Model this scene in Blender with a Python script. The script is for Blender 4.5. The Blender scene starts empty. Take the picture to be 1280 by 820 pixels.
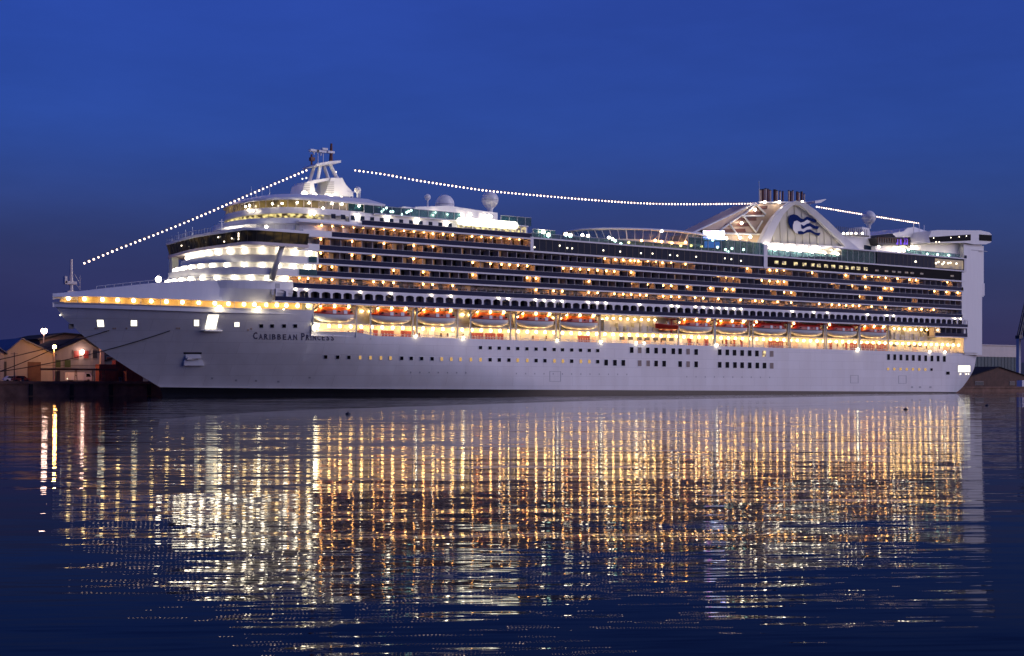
import bpy, math, random
from mathutils import Vector, Matrix
random.seed(7)
SC = bpy.context.scene
COL = SC.collection

# ------------------------------------------------------------------ camera, sky, sun, exposure
# ship axis = +X (bow tip at x=0, stern at x=289), water level z=0, the near side of the hull lies at y=-18
F_PX, VPX, HY, CAM_H = 1778.0, 3050.0, 481.0, 2.55
TH = math.atan((VPX - 640) / F_PX)
CT, ST = math.cos(TH), math.sin(TH)
CX, CY = -96.59, -288.72
cam = bpy.data.cameras.new('camera')
cam_ob = bpy.data.objects.new('camera', cam)
COL.objects.link(cam_ob)
cam_ob.location = (CX, CY, CAM_H)
cam_ob.rotation_euler = (math.radians(90), 0, math.atan2(ST, CT) - math.pi / 2)
cam.sensor_width = 36.0
cam.lens = F_PX / 1280 * 36.0
cam.shift_y = (HY - 410) / 1280.0
cam.clip_start, cam.clip_end = 0.5, 20000
SC.camera = cam_ob

SUN_DIR = Vector((0.64, -0.77, 0.0)).normalized()      # towards the afterglow, behind the camera and a little aft
SUN_EL = math.radians(1.0)
world = bpy.data.worlds.new('World')
SC.world = world
world.use_nodes = True
wn = world.node_tree
bg = wn.nodes['Background']
sky = wn.nodes.new('ShaderNodeTexSky')
sky.sky_type = 'NISHITA'
sky.sun_disc = False
sky.sun_elevation = SUN_EL
sky.sun_rotation = math.atan2(SUN_DIR.x, SUN_DIR.y)
sky.ozone_density = 6.0
tint = wn.nodes.new('ShaderNodeMix')
tint.data_type = 'RGBA'
tint.blend_type = 'MULTIPLY'
tint.inputs['Factor'].default_value = 1.0
tint.inputs[7].default_value = (0.80, 0.56, 0.86, 1)
wn.links.new(sky.outputs[0], tint.inputs[6])
# scattered city and cloud light lifts the dusk sky a little
lift = wn.nodes.new('ShaderNodeMix')
lift.data_type, lift.blend_type = 'RGBA', 'ADD'
lift.inputs['Factor'].default_value = 1.0
lift.inputs[7].default_value = (0.032, 0.022, 0.09, 1)
wn.links.new(tint.outputs[2], lift.inputs[6])
# belt of the earth's shadow low down opposite the afterglow
wtc = wn.nodes.new('ShaderNodeTexCoord')
dotn = wn.nodes.new('ShaderNodeVectorMath'); dotn.operation = 'DOT_PRODUCT'
dotn.inputs[1].default_value = (-SUN_DIR.x, -SUN_DIR.y, 0)
m1 = wn.nodes.new('ShaderNodeMapRange'); m1.interpolation_type = 'SMOOTHSTEP'
m1.inputs['From Min'].default_value, m1.inputs['From Max'].default_value = -0.5, 0.15
sepz = wn.nodes.new('ShaderNodeSeparateXYZ')
m2 = wn.nodes.new('ShaderNodeMapRange'); m2.interpolation_type = 'SMOOTHSTEP'
m2.inputs['From Min'].default_value, m2.inputs['From Max'].default_value = 0.035, 0.19
m2.inputs['To Min'].default_value, m2.inputs['To Max'].default_value = 1.0, 0.0
mm = wn.nodes.new('ShaderNodeMath'); mm.operation = 'MULTIPLY'
belt = wn.nodes.new('ShaderNodeMix')
belt.data_type = 'RGBA'
belt.inputs[7].default_value = (0.048, 0.055, 0.205, 1)
wl = wn.links.new
wl(wtc.outputs['Generated'], dotn.inputs[0]); wl(dotn.outputs['Value'], m1.inputs['Value'])
wl(wtc.outputs['Generated'], sepz.inputs[0]); wl(sepz.outputs['Z'], m2.inputs['Value'])
wl(m1.outputs[0], mm.inputs[0]); wl(m2.outputs[0], mm.inputs[1]); wl(mm.outputs[0], belt.inputs[0])
wl(lift.outputs[2], belt.inputs[6])
# thin uneven cloud veil
cmap = wn.nodes.new('ShaderNodeMapping'); cmap.inputs['Scale'].default_value = (2.2, 2.2, 9.0)
cnz = wn.nodes.new('ShaderNodeTexNoise'); cnz.inputs['Scale'].default_value = 1.4; cnz.inputs['Detail'].default_value = 5; cnz.inputs['Roughness'].default_value = 0.6
crg = wn.nodes.new('ShaderNodeMapRange')
crg.inputs['From Min'].default_value, crg.inputs['From Max'].default_value = 0.3, 0.7
crg.inputs['To Min'].default_value, crg.inputs['To Max'].default_value = 0.86, 1.10
veil = wn.nodes.new('ShaderNodeVectorMath'); veil.operation = 'SCALE'
wl(wtc.outputs['Generated'], cmap.inputs[0]); wl(cmap.outputs[0], cnz.inputs['Vector']); wl(cnz.outputs['Fac'], crg.inputs['Value'])
wl(belt.outputs[2], veil.inputs[0]); wl(crg.outputs[0], veil.inputs['Scale']); wl(veil.outputs[0], bg.inputs[0])
bg.inputs[1].default_value = 0.15
sun = bpy.data.lights.new('sun', 'SUN')
sun.energy = 0.30
sun.angle = math.radians(50)
sun.color = (0.98, 0.91, 1.0)
sun_ob = bpy.data.objects.new('sun', sun)
COL.objects.link(sun_ob)
sd = SUN_DIR * math.cos(math.radians(22)) + Vector((0, 0, math.sin(math.radians(22))))
sun_ob.rotation_euler = sd.to_track_quat('Z', 'Y').to_euler()
SC.view_settings.view_transform = 'Standard'
SC.view_settings.look = 'None'
SC.view_settings.gamma = 1.0
SC.view_settings.use_curve_mapping = False
SC.view_settings.exposure = 1.9
SC.render.engine = 'CYCLES'
SC.cycles.max_bounces = 6
SC.cycles.diffuse_bounces = 2
SC.cycles.glossy_bounces = 3
SC.cycles.transmission_bounces = 4
SC.cycles.transparent_max_bounces = 8
SC.cycles.sample_clamp_indirect = 30.0
SC.cycles.use_denoising = True
SC.cycles.use_light_tree = True

# ------------------------------------------------------------------ helpers
def at(px, py, y=-18.0):
    """where the sight line through a photograph point meets the vertical plane y"""
    k = (px - 640) / F_PX
    s = CX + (y - CY) * (CT + k * ST) / (ST - k * CT)
    d = (s - CX) * CT + (y - CY) * ST
    return Vector((s, y, CAM_H + (HY - py) * d / F_PX))

def sx(px, y=-18.0):
    return at(px, 400, y).x

class MB:
    def __init__(self):
        self.v, self.f, self.m = [], [], []
    def face(self, pts, m=0):
        i = len(self.v)
        self.v += [tuple(p) for p in pts]
        self.f.append(tuple(range(i, i + len(pts))))
        self.m.append(m)
    def grid(self, rows, m=0, close=False):
        i0 = len(self.v)
        n = len(rows[0])
        for r in rows:
            self.v += [tuple(p) for p in r]
        for a in range(len(rows) - 1):
            for b in range(n if close else n - 1):
                c = (b + 1) % n
                self.f.append((i0 + a * n + b, i0 + a * n + c, i0 + (a + 1) * n + c, i0 + (a + 1) * n + b))
                self.m.append(m(a, b) if callable(m) else m)
    def box(self, x0, x1, y0, y1, z0, z1, m=0):
        i = len(self.v)
        self.v += [(x, y, z) for z in (z0, z1) for y in (y0, y1) for x in (x0, x1)]
        for q in ((0, 2, 3, 1), (4, 5, 7, 6), (0, 1, 5, 4), (2, 6, 7, 3), (0, 4, 6, 2), (1, 3, 7, 5)):
            self.f.append(tuple(i + k for k in q))
            self.m.append(m)
    def prism(self, pts, d, m=0, cap=True):
        """closed solid: the polygon pts (3-D) swept along the vector d"""
        d = Vector(d)
        n, i = len(pts), len(self.v)
        self.v += [tuple(p) for p in pts] + [tuple(Vector(p) + d) for p in pts]
        for k in range(n):
            j = (k + 1) % n
            self.f.append((i + k, i + j, i + n + j, i + n + k))
            self.m.append(m)
        if cap:
            self.f.append(tuple(i + k for k in reversed(range(n))))
            self.f.append(tuple(i + n + k for k in range(n)))
            self.m += [m, m]
    def slab(self, outline, z0, z1, m=0):
        self.prism([(p[0], p[1], z0) for p in outline], (0, 0, z1 - z0), m)
    def ring(self, outer, inner, z0, z1, m=0, lean=0.0):
        """a standing band between two open outlines"""
        rows = [[(p[0] - lean, p[1], z0) for p in outer], [(p[0], p[1], z1) for p in outer],
                [(p[0], p[1], z1) for p in inner], [(p[0], p[1], z0) for p in inner],
                [(p[0] - lean, p[1], z0) for p in outer]]
        self.grid(rows, m)
        for k in (0, -1):
            self.face([r[k] for r in rows[:4]], m)
    def tube(self, a, b, r, m=0, n=6, r2=None):
        a, b = Vector(a), Vector(b)
        d = (b - a).normalized()
        u = d.orthogonal().normalized()
        w = d.cross(u)
        r2 = r if r2 is None else r2
        ra = [a + (u * math.cos(t) + w * math.sin(t)) * r for t in [2 * math.pi * k / n for k in range(n)]]
        rb = [b + (u * math.cos(t) + w * math.sin(t)) * r2 for t in [2 * math.pi * k / n for k in range(n)]]
        self.grid([ra, rb], m, close=True)
        self.face(list(reversed(ra)), m)
        self.face(rb, m)
    def path(self, pts, r, m=0, n=5):
        rows = []
        for k, p in enumerate(pts):
            d = (Vector(pts[min(k + 1, len(pts) - 1)]) - Vector(pts[max(k - 1, 0)])).normalized()
            u = d.cross(Vector((0, 0, 1)))
            u = u.normalized() if u.length > 1e-4 else Vector((1, 0, 0))
            w = u.cross(d)
            rows.append([Vector(p) + (u * math.cos(t) + w * math.sin(t)) * r for t in [2 * math.pi * j / n for j in range(n)]])
        self.grid(rows, m, close=True)
    def lathe(self, c, prof, m=0, n=20):
        c = Vector(c)
        rows = [[c + Vector((r * math.cos(2 * math.pi * k / n), r * math.sin(2 * math.pi * k / n), z)) for k in range(n)] for r, z in prof]
        self.grid(rows, m, close=True)
    def ball(self, c, r, m=0, n=16, k=9, squash=1.0):
        self.lathe(c, [(max(1e-4, r * math.sin(math.pi * i / k)), -r * squash * math.cos(math.pi * i / k)) for i in range(k + 1)], m, n)
    def data(self, name, mats, smooth=False, merge=False):
        me = bpy.data.meshes.new(name)
        me.from_pydata(self.v, [], self.f)
        for mm in (mats if isinstance(mats, (list, tuple)) else [mats]):
            me.materials.append(mm)
        me.polygons.foreach_set('material_index', self.m)
        if smooth:
            me.polygons.foreach_set('use_smooth', [True] * len(self.f))
        me.update()
        if merge or smooth:
            import bmesh
            bm = bmesh.new()
            bm.from_mesh(me)
            bmesh.ops.remove_doubles(bm, verts=bm.verts, dist=0.0005)
            bmesh.ops.recalc_face_normals(bm, faces=bm.faces)
            bm.to_mesh(me)
            bm.free()
        return me
    def build(self, name, mats, parent=None, smooth=False, loc=None):
        return place(name, self.data(name, mats, smooth), parent, loc)

def place(name, me, parent=None, loc=None, rot=None):
    o = bpy.data.objects.new(name, me)
    COL.objects.link(o)
    if loc is not None:
        o.location = loc
    if rot is not None:
        o.rotation_euler = rot
    if parent is not None:
        o.parent = parent
    return o

def copy_of(o, parent, loc=None):
    c = o.copy()
    COL.objects.link(c)
    c.parent = parent
    if loc is not None:
        c.location = loc
    return c

def tag(o, label=None, cat=None, group=None, kind=None):
    if label: o['label'] = label
    if cat: o['category'] = cat
    if group: o['group'] = group
    if kind: o['kind'] = kind
    return o

def empty(name, loc=(0, 0, 0), rz=0.0):
    o = bpy.data.objects.new(name, None)
    COL.objects.link(o)
    o.location = loc
    o.rotation_euler = (0, 0, rz)
    return o

# ------------------------------------------------------------------ materials
def mat(name, color, rough=0.5, metal=0.0, var=0.0, vscale=0.3, streak=0.0, emis=None, estr=0.0, spec=0.5):
    m = bpy.data.materials.new(name)
    m.use_nodes = True
    nt = m.node_tree
    p = nt.nodes['Principled BSDF']
    p.inputs['Base Color'].default_value = (*color, 1)
    p.inputs['Roughness'].default_value = rough
    p.inputs['Metallic'].default_value = metal
    p.inputs['Specular IOR Level'].default_value = spec
    if var > 0:
        tc = nt.nodes.new('ShaderNodeTexCoord')
        mp = nt.nodes.new('ShaderNodeMapping')
        mp.inputs['Scale'].default_value = (vscale, vscale, vscale * (0.12 if streak else 1))
        nz = nt.nodes.new('ShaderNodeTexNoise')
        nz.inputs['Scale'].default_value = 1.0
        nz.inputs['Detail'].default_value = 6
        nz.inputs['Roughness'].default_value = 0.65
        rp = nt.nodes.new('ShaderNodeValToRGB')
        rp.color_ramp.elements[0].position, rp.color_ramp.elements[1].position = 0.3, 0.7
        rp.color_ramp.elements[0].color = (*[c * (1 - var) for c in color], 1)
        rp.color_ramp.elements[1].color = (*[min(1, c * (1 + var * 0.5)) for c in color], 1)
        nt.links.new(tc.outputs['Object'], mp.inputs[0])
        nt.links.new(mp.outputs[0], nz.inputs['Vector'])
        nt.links.new(nz.outputs['Fac'], rp.inputs[0])
        nt.links.new(rp.outputs[0], p.inputs['Base Color'])
    if emis:
        p.inputs['Emission Color'].default_value = (*emis, 1)
        p.inputs['Emission Strength'].default_value = estr
    return m

def lamp_mat(name, color, strength, sample=True):
    m = bpy.data.materials.new(name)
    m.use_nodes = True
    nt = m.node_tree
    nt.nodes.clear()
    e = nt.nodes.new('ShaderNodeEmission')
    e.inputs[0].default_value = (*color, 1)
    e.inputs[1].default_value = strength
    o = nt.nodes.new('ShaderNodeOutputMaterial')
    nt.links.new(e.outputs[0], o.inputs[0])
    if not sample:
        m.cycles.emission_sampling = 'NONE'
    return m

def lit_room(name, dark, bright, strength, sx_=0.8, sz=1.2, lo=0.45, hi=0.75, base=(0.03, 0.03, 0.03)):
    """window of a lit room: uneven warm light of fittings and furniture behind the pane"""
    m = mat(name, base, 0.1)
    nt = m.node_tree
    p = nt.nodes['Principled BSDF']
    tc = nt.nodes.new('ShaderNodeTexCoord')
    mp = nt.nodes.new('ShaderNodeMapping')
    mp.inputs['Scale'].default_value = (sx_, sx_, sz)
    nz = nt.nodes.new('ShaderNodeTexNoise')
    nz.inputs['Scale'].default_value = 1.0
    nz.inputs['Detail'].default_value = 4
    rp = nt.nodes.new('ShaderNodeValToRGB')
    rp.color_ramp.elements[0].position, rp.color_ramp.elements[1].position = lo, hi
    rp.color_ramp.elements[0].color = (*dark, 1)
    rp.color_ramp.elements[1].color = (*bright, 1)
    nt.links.new(tc.outputs['Object'], mp.inputs[0])
    nt.links.new(mp.outputs[0], nz.inputs['Vector'])
    nt.links.new(nz.outputs['Fac'], rp.inputs[0])
    nt.links.new(rp.outputs[0], p.inputs['Emission Color'])
    p.inputs['Emission Strength'].default_value = strength
    return m

def glass_mat(name, color, clear=0.5, rough=0.05):
    m = bpy.data.materials.new(name)
    m.use_nodes = True
    nt = m.node_tree
    p = nt.nodes['Principled BSDF']
    p.inputs['Base Color'].default_value = (*color, 1)
    p.inputs['Roughness'].default_value = rough
    p.inputs['Specular IOR Level'].default_value = 0.12
    t = nt.nodes.new('ShaderNodeBsdfTransparent')
    t.inputs[0].default_value = (0.55, 0.8, 0.85, 1)
    mx = nt.nodes.new('ShaderNodeMixShader')
    mx.inputs[0].default_value = clear
    nt.links.new(p.outputs[0], mx.inputs[1])
    nt.links.new(t.outputs[0], mx.inputs[2])
    nt.links.new(mx.outputs[0], nt.nodes['Material Output'].inputs[0])
    return m

def hull_paint():
    m = mat('hull_paint', (0.78, 0.77, 0.78), 0.32)
    nt = m.node_tree
    p = nt.nodes['Principled BSDF']
    tc = nt.nodes.new('ShaderNodeTexCoord')
    # faint plate seams
    br = nt.nodes.new('ShaderNodeTexBrick')
    mp = nt.nodes.new('ShaderNodeMapping')
    mp.inputs['Rotation'].default_value = (math.radians(90), 0, 0)
    br.inputs['Scale'].default_value = 1.0
    br.inputs['Brick Width'].default_value = 9.0
    br.inputs['Row Height'].default_value = 2.3
    br.inputs['Mortar Size'].default_value = 0.03
    br.inputs['Color1'].default_value = (0.80, 0.79, 0.80, 1)
    br.inputs['Color2'].default_value = (0.75, 0.74, 0.75, 1)
    br.inputs['Mortar'].default_value = (0.60, 0.59, 0.60, 1)
    nz = nt.nodes.new('ShaderNodeTexNoise')
    mp2 = nt.nodes.new('ShaderNodeMapping')
    mp2.inputs['Scale'].default_value = (0.35, 0.35, 0.05)
    nz.inputs['Scale'].default_value = 1.0
    nz.inputs['Detail'].default_value = 7
    rp = nt.nodes.new('ShaderNodeValToRGB')
    rp.color_ramp.elements[0].position, rp.color_ramp.elements[1].position = 0.32, 0.62
    rp.color_ramp.elements[0].color = (0.92, 0.91, 0.90, 1)
    rp.color_ramp.elements[1].color = (1, 1, 1, 1)
    mx = nt.nodes.new('ShaderNodeMix')
    mx.data_type, mx.blend_type = 'RGBA', 'MULTIPLY'
    mx.inputs['Factor'].default_value = 1.0
    L = nt.links.new
    L(tc.outputs['Object'], mp.inputs[0]); L(mp.outputs[0], br.inputs[0])
    L(tc.outputs['Object'], mp2.inputs[0]); L(mp2.outputs[0], nz.inputs['Vector'])
    L(nz.outputs['Fac'], rp.inputs[0])
    L(br.outputs['Color'], mx.inputs[6]); L(rp.outputs[0], mx.inputs[7])
    L(mx.outputs[2], p.inputs['Base Color'])
    bp = nt.nodes.new('ShaderNodeBump')
    bp.inputs['Strength'].default_value = 0.06
    bp.inputs['Distance'].default_value = 0.3
    nz2 = nt.nodes.new('ShaderNodeTexNoise')
    nz2.inputs['Scale'].default_value = 0.35
    L(tc.outputs['Object'], nz2.inputs['Vector']); L(nz2.outputs['Fac'], bp.inputs['Height'])
    L(bp.outputs[0], p.inputs['Normal'])
    return m

def water_mat():
    m = bpy.data.materials.new('water')
    m.use_nodes = True
    nt = m.node_tree
    p = nt.nodes['Principled BSDF']
    p.inputs['Base Color'].default_value = (0.002, 0.003, 0.010, 1)
    p.inputs['Roughness'].default_value = 0.0
    p.inputs['IOR'].default_value = 1.055
    geo = nt.nodes.new('ShaderNodeNewGeometry')
    L = nt.links.new
    total = None
    # ripple slopes: (rotation, scale along crest, scale across crest, slope)
    for k, (rot, sa, sb, amp) in enumerate(WAVES):
        mp = nt.nodes.new('ShaderNodeCombineXYZ')
        cr, sr = math.cos(rot), math.sin(rot)
        along_ = (ST * cr + CT * sr, -CT * cr + ST * sr)
        across = (CT * cr - ST * sr, ST * cr + CT * sr)
        for i, (ax, f) in enumerate(((along_, sa), (across, sb))):
            dn = nt.nodes.new('ShaderNodeVectorMath'); dn.operation = 'DOT_PRODUCT'
            dn.inputs[1].default_value = (ax[0] * f, ax[1] * f, 0)
            L(geo.outputs['Position'], dn.inputs[0]); L(dn.outputs['Value'], mp.inputs[i])
        mp.inputs[2].default_value = 7.7 * k
        nz = nt.nodes.new('ShaderNodeTexNoise')
        nz.inputs['Scale'].default_value = 1.0
        nz.inputs['Detail'].default_value = 1.0
        sub = nt.nodes.new('ShaderNodeVectorMath'); sub.operation = 'SUBTRACT'
        sub.inputs[1].default_value = (0.5, 0.5, 0.5)
        scl = nt.nodes.new('ShaderNodeVectorMath'); scl.operation = 'SCALE'
        scl.inputs['Scale'].default_value = amp
        L(mp.outputs[0], nz.inputs['Vector'])
        L(nz.outputs['Color'], sub.inputs[0]); L(sub.outputs[0], scl.inputs[0])
        if total is None:
            total = scl
        else:
            ad = nt.nodes.new('ShaderNodeVectorMath'); ad.operation = 'ADD'
            L(total.outputs[0], ad.inputs[0]); L(scl.outputs[0], ad.inputs[1])
            total = ad
    # calmer and rougher patches drift over the harbour
    mpp = nt.nodes.new('ShaderNodeMapping'); mpp.inputs['Scale'].default_value = (0.012, 0.03, 1)
    mpp.inputs['Rotation'].default_value = (0, 0, 0)
    npn = nt.nodes.new('ShaderNodeTexNoise'); npn.inputs['Scale'].default_value = 1.0
    rng = nt.nodes.new('ShaderNodeMapRange')
    rng.inputs['From Min'].default_value, rng.inputs['From Max'].default_value = 0.35, 0.65
    rng.inputs['To Min'].default_value, rng.inputs['To Max'].default_value = 0.7, 1.25
    L(geo.outputs['Position'], mpp.inputs[0]); L(mpp.outputs[0], npn.inputs['Vector']); L(npn.outputs['Fac'], rng.inputs['Value'])
    pm = nt.nodes.new('ShaderNodeVectorMath'); pm.operation = 'SCALE'
    L(total.outputs[0], pm.inputs[0]); L(rng.outputs[0], pm.inputs['Scale'])
    # slopes along the view are strong, slopes along the crests weak
    fl = nt.nodes.new('ShaderNodeVectorMath'); fl.operation = 'ADD'
    sp = nt.nodes.new('ShaderNodeSeparateXYZ'); L(pm.outputs[0], sp.inputs[0])
    for i, vec in enumerate(((CT, ST, 0), (ST * 0.15, -CT * 0.15, 0))):
        sc_ = nt.nodes.new('ShaderNodeVectorMath'); sc_.operation = 'SCALE'
        sc_.inputs[0].default_value = vec
        L(sp.outputs[i], sc_.inputs['Scale']); L(sc_.outputs[0], fl.inputs[i])
    ad = nt.nodes.new('ShaderNodeVectorMath'); ad.operation = 'ADD'
    ad.inputs[1].default_value = (0, 0, 1)
    nm = nt.nodes.new('ShaderNodeVectorMath'); nm.operation = 'NORMALIZE'
    L(fl.outputs[0], ad.inputs[0]); L(ad.outputs[0], nm.inputs[0])
    L(nm.outputs[0], p.inputs['Normal'])
    return m

# ripples: (turn of the crests from square to the view, frequency along and across the crest, slope)
WAVES = [(0.02, 0.045, 0.45, 0.046), (-0.05, 0.11, 1.05, 0.055), (0.08, 0.9, 7.0, 0.085)]

M = dict(
    hull=hull_paint(),
    boot=mat('boot_paint', (0.006, 0.006, 0.01), 0.4, var=0.4, vscale=0.5),
    white=mat('white_paint', (0.78, 0.78, 0.79), 0.35, var=0.06, vscale=0.5, streak=1),
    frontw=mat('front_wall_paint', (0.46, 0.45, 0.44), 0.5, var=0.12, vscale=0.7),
    slab=mat('deck_edge_paint', (0.72, 0.71, 0.74), 0.4, var=0.06, vscale=0.6),
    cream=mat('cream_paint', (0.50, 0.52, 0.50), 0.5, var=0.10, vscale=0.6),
    pink=mat('pinkish_paint', (0.60, 0.52, 0.52), 0.5),  # pinkish off-white of the bridge lip, foremast and lounge mullions
    grey=mat('grey_metal', (0.42, 0.42, 0.44), 0.45),
    dark=mat('dark_metal', (0.03, 0.03, 0.035), 0.4),
    navy=mat('navy_glass', (0.007, 0.013, 0.055), 0.35, spec=0.08),
    dglass=mat('dark_window_glass', (0.008, 0.009, 0.014), 0.3, spec=0.02),
    bglass=mat('blue_window_glass', (0.008, 0.018, 0.045), 0.3, spec=0.06),
    door=mat('cabin_door_glass', (0.03, 0.022, 0.022), 0.12, spec=0.2),
    curtain=mat('cabin_curtain', (0.34, 0.26, 0.22), 0.8, var=0.3, vscale=0.9),
    litcur=mat('lit_curtain', (0.46, 0.34, 0.27), 0.8, emis=(1.0, 0.50, 0.2), estr=0.035),
    part=mat('partition_paint', (0.44, 0.39, 0.39), 0.5),
    deck=mat('deck_planks', (0.22, 0.16, 0.11), 0.6, var=0.2),
    teal=glass_mat('teal_screen_glass', (0.02, 0.09, 0.11), 0.45),
    clear=glass_mat('clear_pane', (0.12, 0.13, 0.14), 0.62),
    orange=mat('lifeboat_orange', (0.85, 0.15, 0.01), 0.35, var=0.1),
    red=mat('lifeboat_red', (0.42, 0.02, 0.012), 0.4, var=0.15),
    maroon=mat('locker_red', (0.20, 0.025, 0.018), 0.5, var=0.2),
    rust=mat('exhaust_brown', (0.16, 0.05, 0.03), 0.5, var=0.3, vscale=1.5, streak=1),
    tan=mat('exhaust_tan', (0.62, 0.46, 0.34), 0.45, var=0.2),
    beige=mat('funnel_beige', (0.60, 0.57, 0.45), 0.5, var=0.08, vscale=0.8, streak=1),
    blue=mat('emblem_blue', (0.006, 0.022, 0.13), 0.6, spec=0.04),
    letter=mat('letter_paint', (0.10, 0.09, 0.14), 0.6, spec=0.1),
    rope=mat('mooring_rope', (0.03, 0.026, 0.03), 0.9),
    quay=mat('quay_concrete', (0.22, 0.12, 0.085), 0.85, var=0.5, vscale=0.35),
    ground=mat('yard_ground', (0.06, 0.05, 0.045), 0.9, var=0.3, vscale=0.1),
    hill=mat('hill_scrub', (0.035, 0.04, 0.05), 0.95, var=0.4, vscale=0.01),
    plaster=mat('white_plaster', (0.29, 0.26, 0.24), 0.85, var=0.25, vscale=0.3, streak=1),
    roof=mat('dark_roof_sheet', (0.035, 0.032, 0.035), 0.9, var=0.3, vscale=0.3, spec=0.05),
    broof=mat('blue_roof_sheet', (0.07, 0.09, 0.16), 0.6, var=0.3, vscale=0.3),
    brown=mat('brown_timber', (0.10, 0.05, 0.035), 0.8, var=0.4, vscale=0.4),
    hallcream=mat('hall_cream', (0.66, 0.58, 0.52), 0.7, var=0.1),
    hallteal=mat('hall_teal_sheet', (0.02, 0.06, 0.08), 0.5, var=0.3, vscale=0.4, streak=1),
    tyre=mat('black_rubber', (0.015, 0.015, 0.015), 0.8),
)
W_WARM, W_WHITE, W_GOLD = (1.0, 0.72, 0.36), (1.0, 0.95, 0.86), (1.0, 0.58, 0.2)
LM = dict(
    prom=lamp_mat('promenade_light', (1.0, 0.57, 0.19), 8.5),
    gallery=lamp_mat('gallery_light', (1.0, 0.68, 0.28), 4.0),
    front=lamp_mat('front_deck_light', (1.0, 0.88, 0.66), 6.8),
    balc=lamp_mat('balcony_light', (1.0, 0.43, 0.11), 10),
    wball=lamp_mat('white_light', (1.0, 0.84, 0.60), 9),
    flood=lamp_mat('flood_light', (1.0, 0.85, 0.55), 9),
    fest=lamp_mat('festoon_light', (1.0, 0.70, 0.54), 1.6, sample=False),
    spark=lamp_mat('small_light', (1.0, 0.85, 0.6), 1.5, sample=False),
    box=lamp_mat('light_box', (1.0, 0.93, 0.72), 1.4),
    open=lamp_mat('lit_opening', (1.0, 0.93, 0.72), 0.6),
    amber=lamp_mat('amber_window', (1.0, 0.60, 0.22), 0.15, sample=False),
    sodium=lamp_mat('sodium_light', (1.0, 0.42, 0.10), 120),
    pinkl=lamp_mat('mercury_light', (1.0, 0.62, 0.50), 10),
    gold=lit_room('golden_lounge_window', (0.03, 0.018, 0.005), (0.75, 0.48, 0.10), 0.11, 0.35, 0.5, 0.35, 0.7),
    bar=lit_room('bright_lounge_window', (0.05, 0.03, 0.01), (1.0, 0.80, 0.30), 0.32, 1.1, 1.5, 0.42, 0.62),
    bridge=lit_room('dim_bridge_window', (0.006, 0.005, 0.003), (0.30, 0.18, 0.04), 0.05, 0.35, 0.6, 0.5, 0.75),
    lido=lit_room('lido_window', (0.01, 0.008, 0.006), (0.9, 0.55, 0.2), 0.08, 0.6, 1.4, 0.5, 0.7),
)
def screen_mat():
    m = lamp_mat('led_screen', (1, 1, 1), 1.7)
    nt = m.node_tree
    e = [n for n in nt.nodes if n.type == 'EMISSION'][0]
    tc = nt.nodes.new('ShaderNodeTexCoord')
    nz = nt.nodes.new('ShaderNodeTexNoise'); nz.inputs['Scale'].default_value = 0.55; nz.inputs['Detail'].default_value = 3
    rp = nt.nodes.new('ShaderNodeValToRGB')
    cr = rp.color_ramp
    cr.elements[0].position, cr.elements[0].color = 0.35, (0.25, 0.30, 1.0, 1)
    cr.elements[1].position, cr.elements[1].color = 0.62, (0.85, 0.35, 1.0, 1)
    k = cr.elements.new(0.5); k.color = (0.95, 0.92, 1.0, 1)
    nt.links.new(tc.outputs['Object'], nz.inputs['Vector']); nt.links.new(nz.outputs['Fac'], rp.inputs[0]); nt.links.new(rp.outputs[0], e.inputs[0])
    return m
LM['screen'] = screen_mat()
LM['bluescreen'] = lamp_mat('blue_screen', (0.12, 0.3, 1.0), 0.6)

# lamp meshes, shared by every lamp of a kind (globe with a short collar)
def globe(name, mt, r, n=10, k=6):
    b = MB(); b.ball((0, 0, 0), r, 0, n, k)
    b.lathe((0, 0, r * 0.8), [(r * 0.5, 0), (r * 0.5, r * 0.5), (0.001, r * 0.5)], 1, 6)
    return b.data(name, [mt, M['white']], smooth=True)
G = dict(prom=globe('promenade_lamp', LM['prom'], 0.36), gallery=globe('gallery_lamp', LM['gallery'], 0.42),
         front=globe('deck_lamp', LM['front'], 0.43), balc=globe('balcony_lamp', LM['balc'], 0.20, 8, 5),
         white=globe('white_lamp', LM['wball'], 0.22, 8, 5), flood=globe('flood_lamp', LM['flood'], 0.42),
         spark=globe('small_lamp', LM['spark'], 0.15, 8, 5))

# ------------------------------------------------------------------ setting
b = MB()
b.face([(-6000, -6000, 0), (8000, -6000, 0), (8000, 1800, 0), (-6000, 1800, 0)])
tag(b.build('water', water_mat()), kind='structure')
b = MB()
b.box(-500, 262, 24, 70, -6, 3.2)
b.box(-500, 262, 23.6, 24.3, 2.75, 3.35)
for k in range(-60, 262, 9):
    b.box(k, k + 0.7, 23.5, 24.1, 0.2, 2.7, 1)
tag(b.build('quay', [M['quay'], M['tyre']]), kind='structure')
b = MB(); b.box(262.2, 900, 26, 70, -6, 1.75); b.box(262.2, 900, 25.7, 26.2, 1.4, 1.9)
tag(b.build('pier', M['quay']), kind='structure')
b = MB()
b.face([(-6000, 69.9, 1.6), (8000, 69.9, 1.6), (8000, 2600, 1.6), (-6000, 2600, 1.6)])
tag(b.build('ground', M['ground']), kind='structure')
b = MB()
rows = []
for j in range(8):
    row = []
    for i in range(90):
        x = -4000 + i * 110
        h = 62 + 22 * math.sin(i * 0.23) + 11 * math.sin(i * 0.61 + 1) + 6 * math.sin(i * 1.7)
        h *= (1.15 if x < 400 else 0.8 if x < 2500 else 0.62)
        prof = [0, 0.35, 0.65, 0.85, 0.97, 1.0, 0.9, 0.5][j]
        row.append((x, 1500 + j * 70 + 25 * math.sin(i * 0.9 + j), h * prof + random.uniform(-1.5, 1.5) * (j > 0)))
    rows.append(row)
b.grid(rows)
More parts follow.
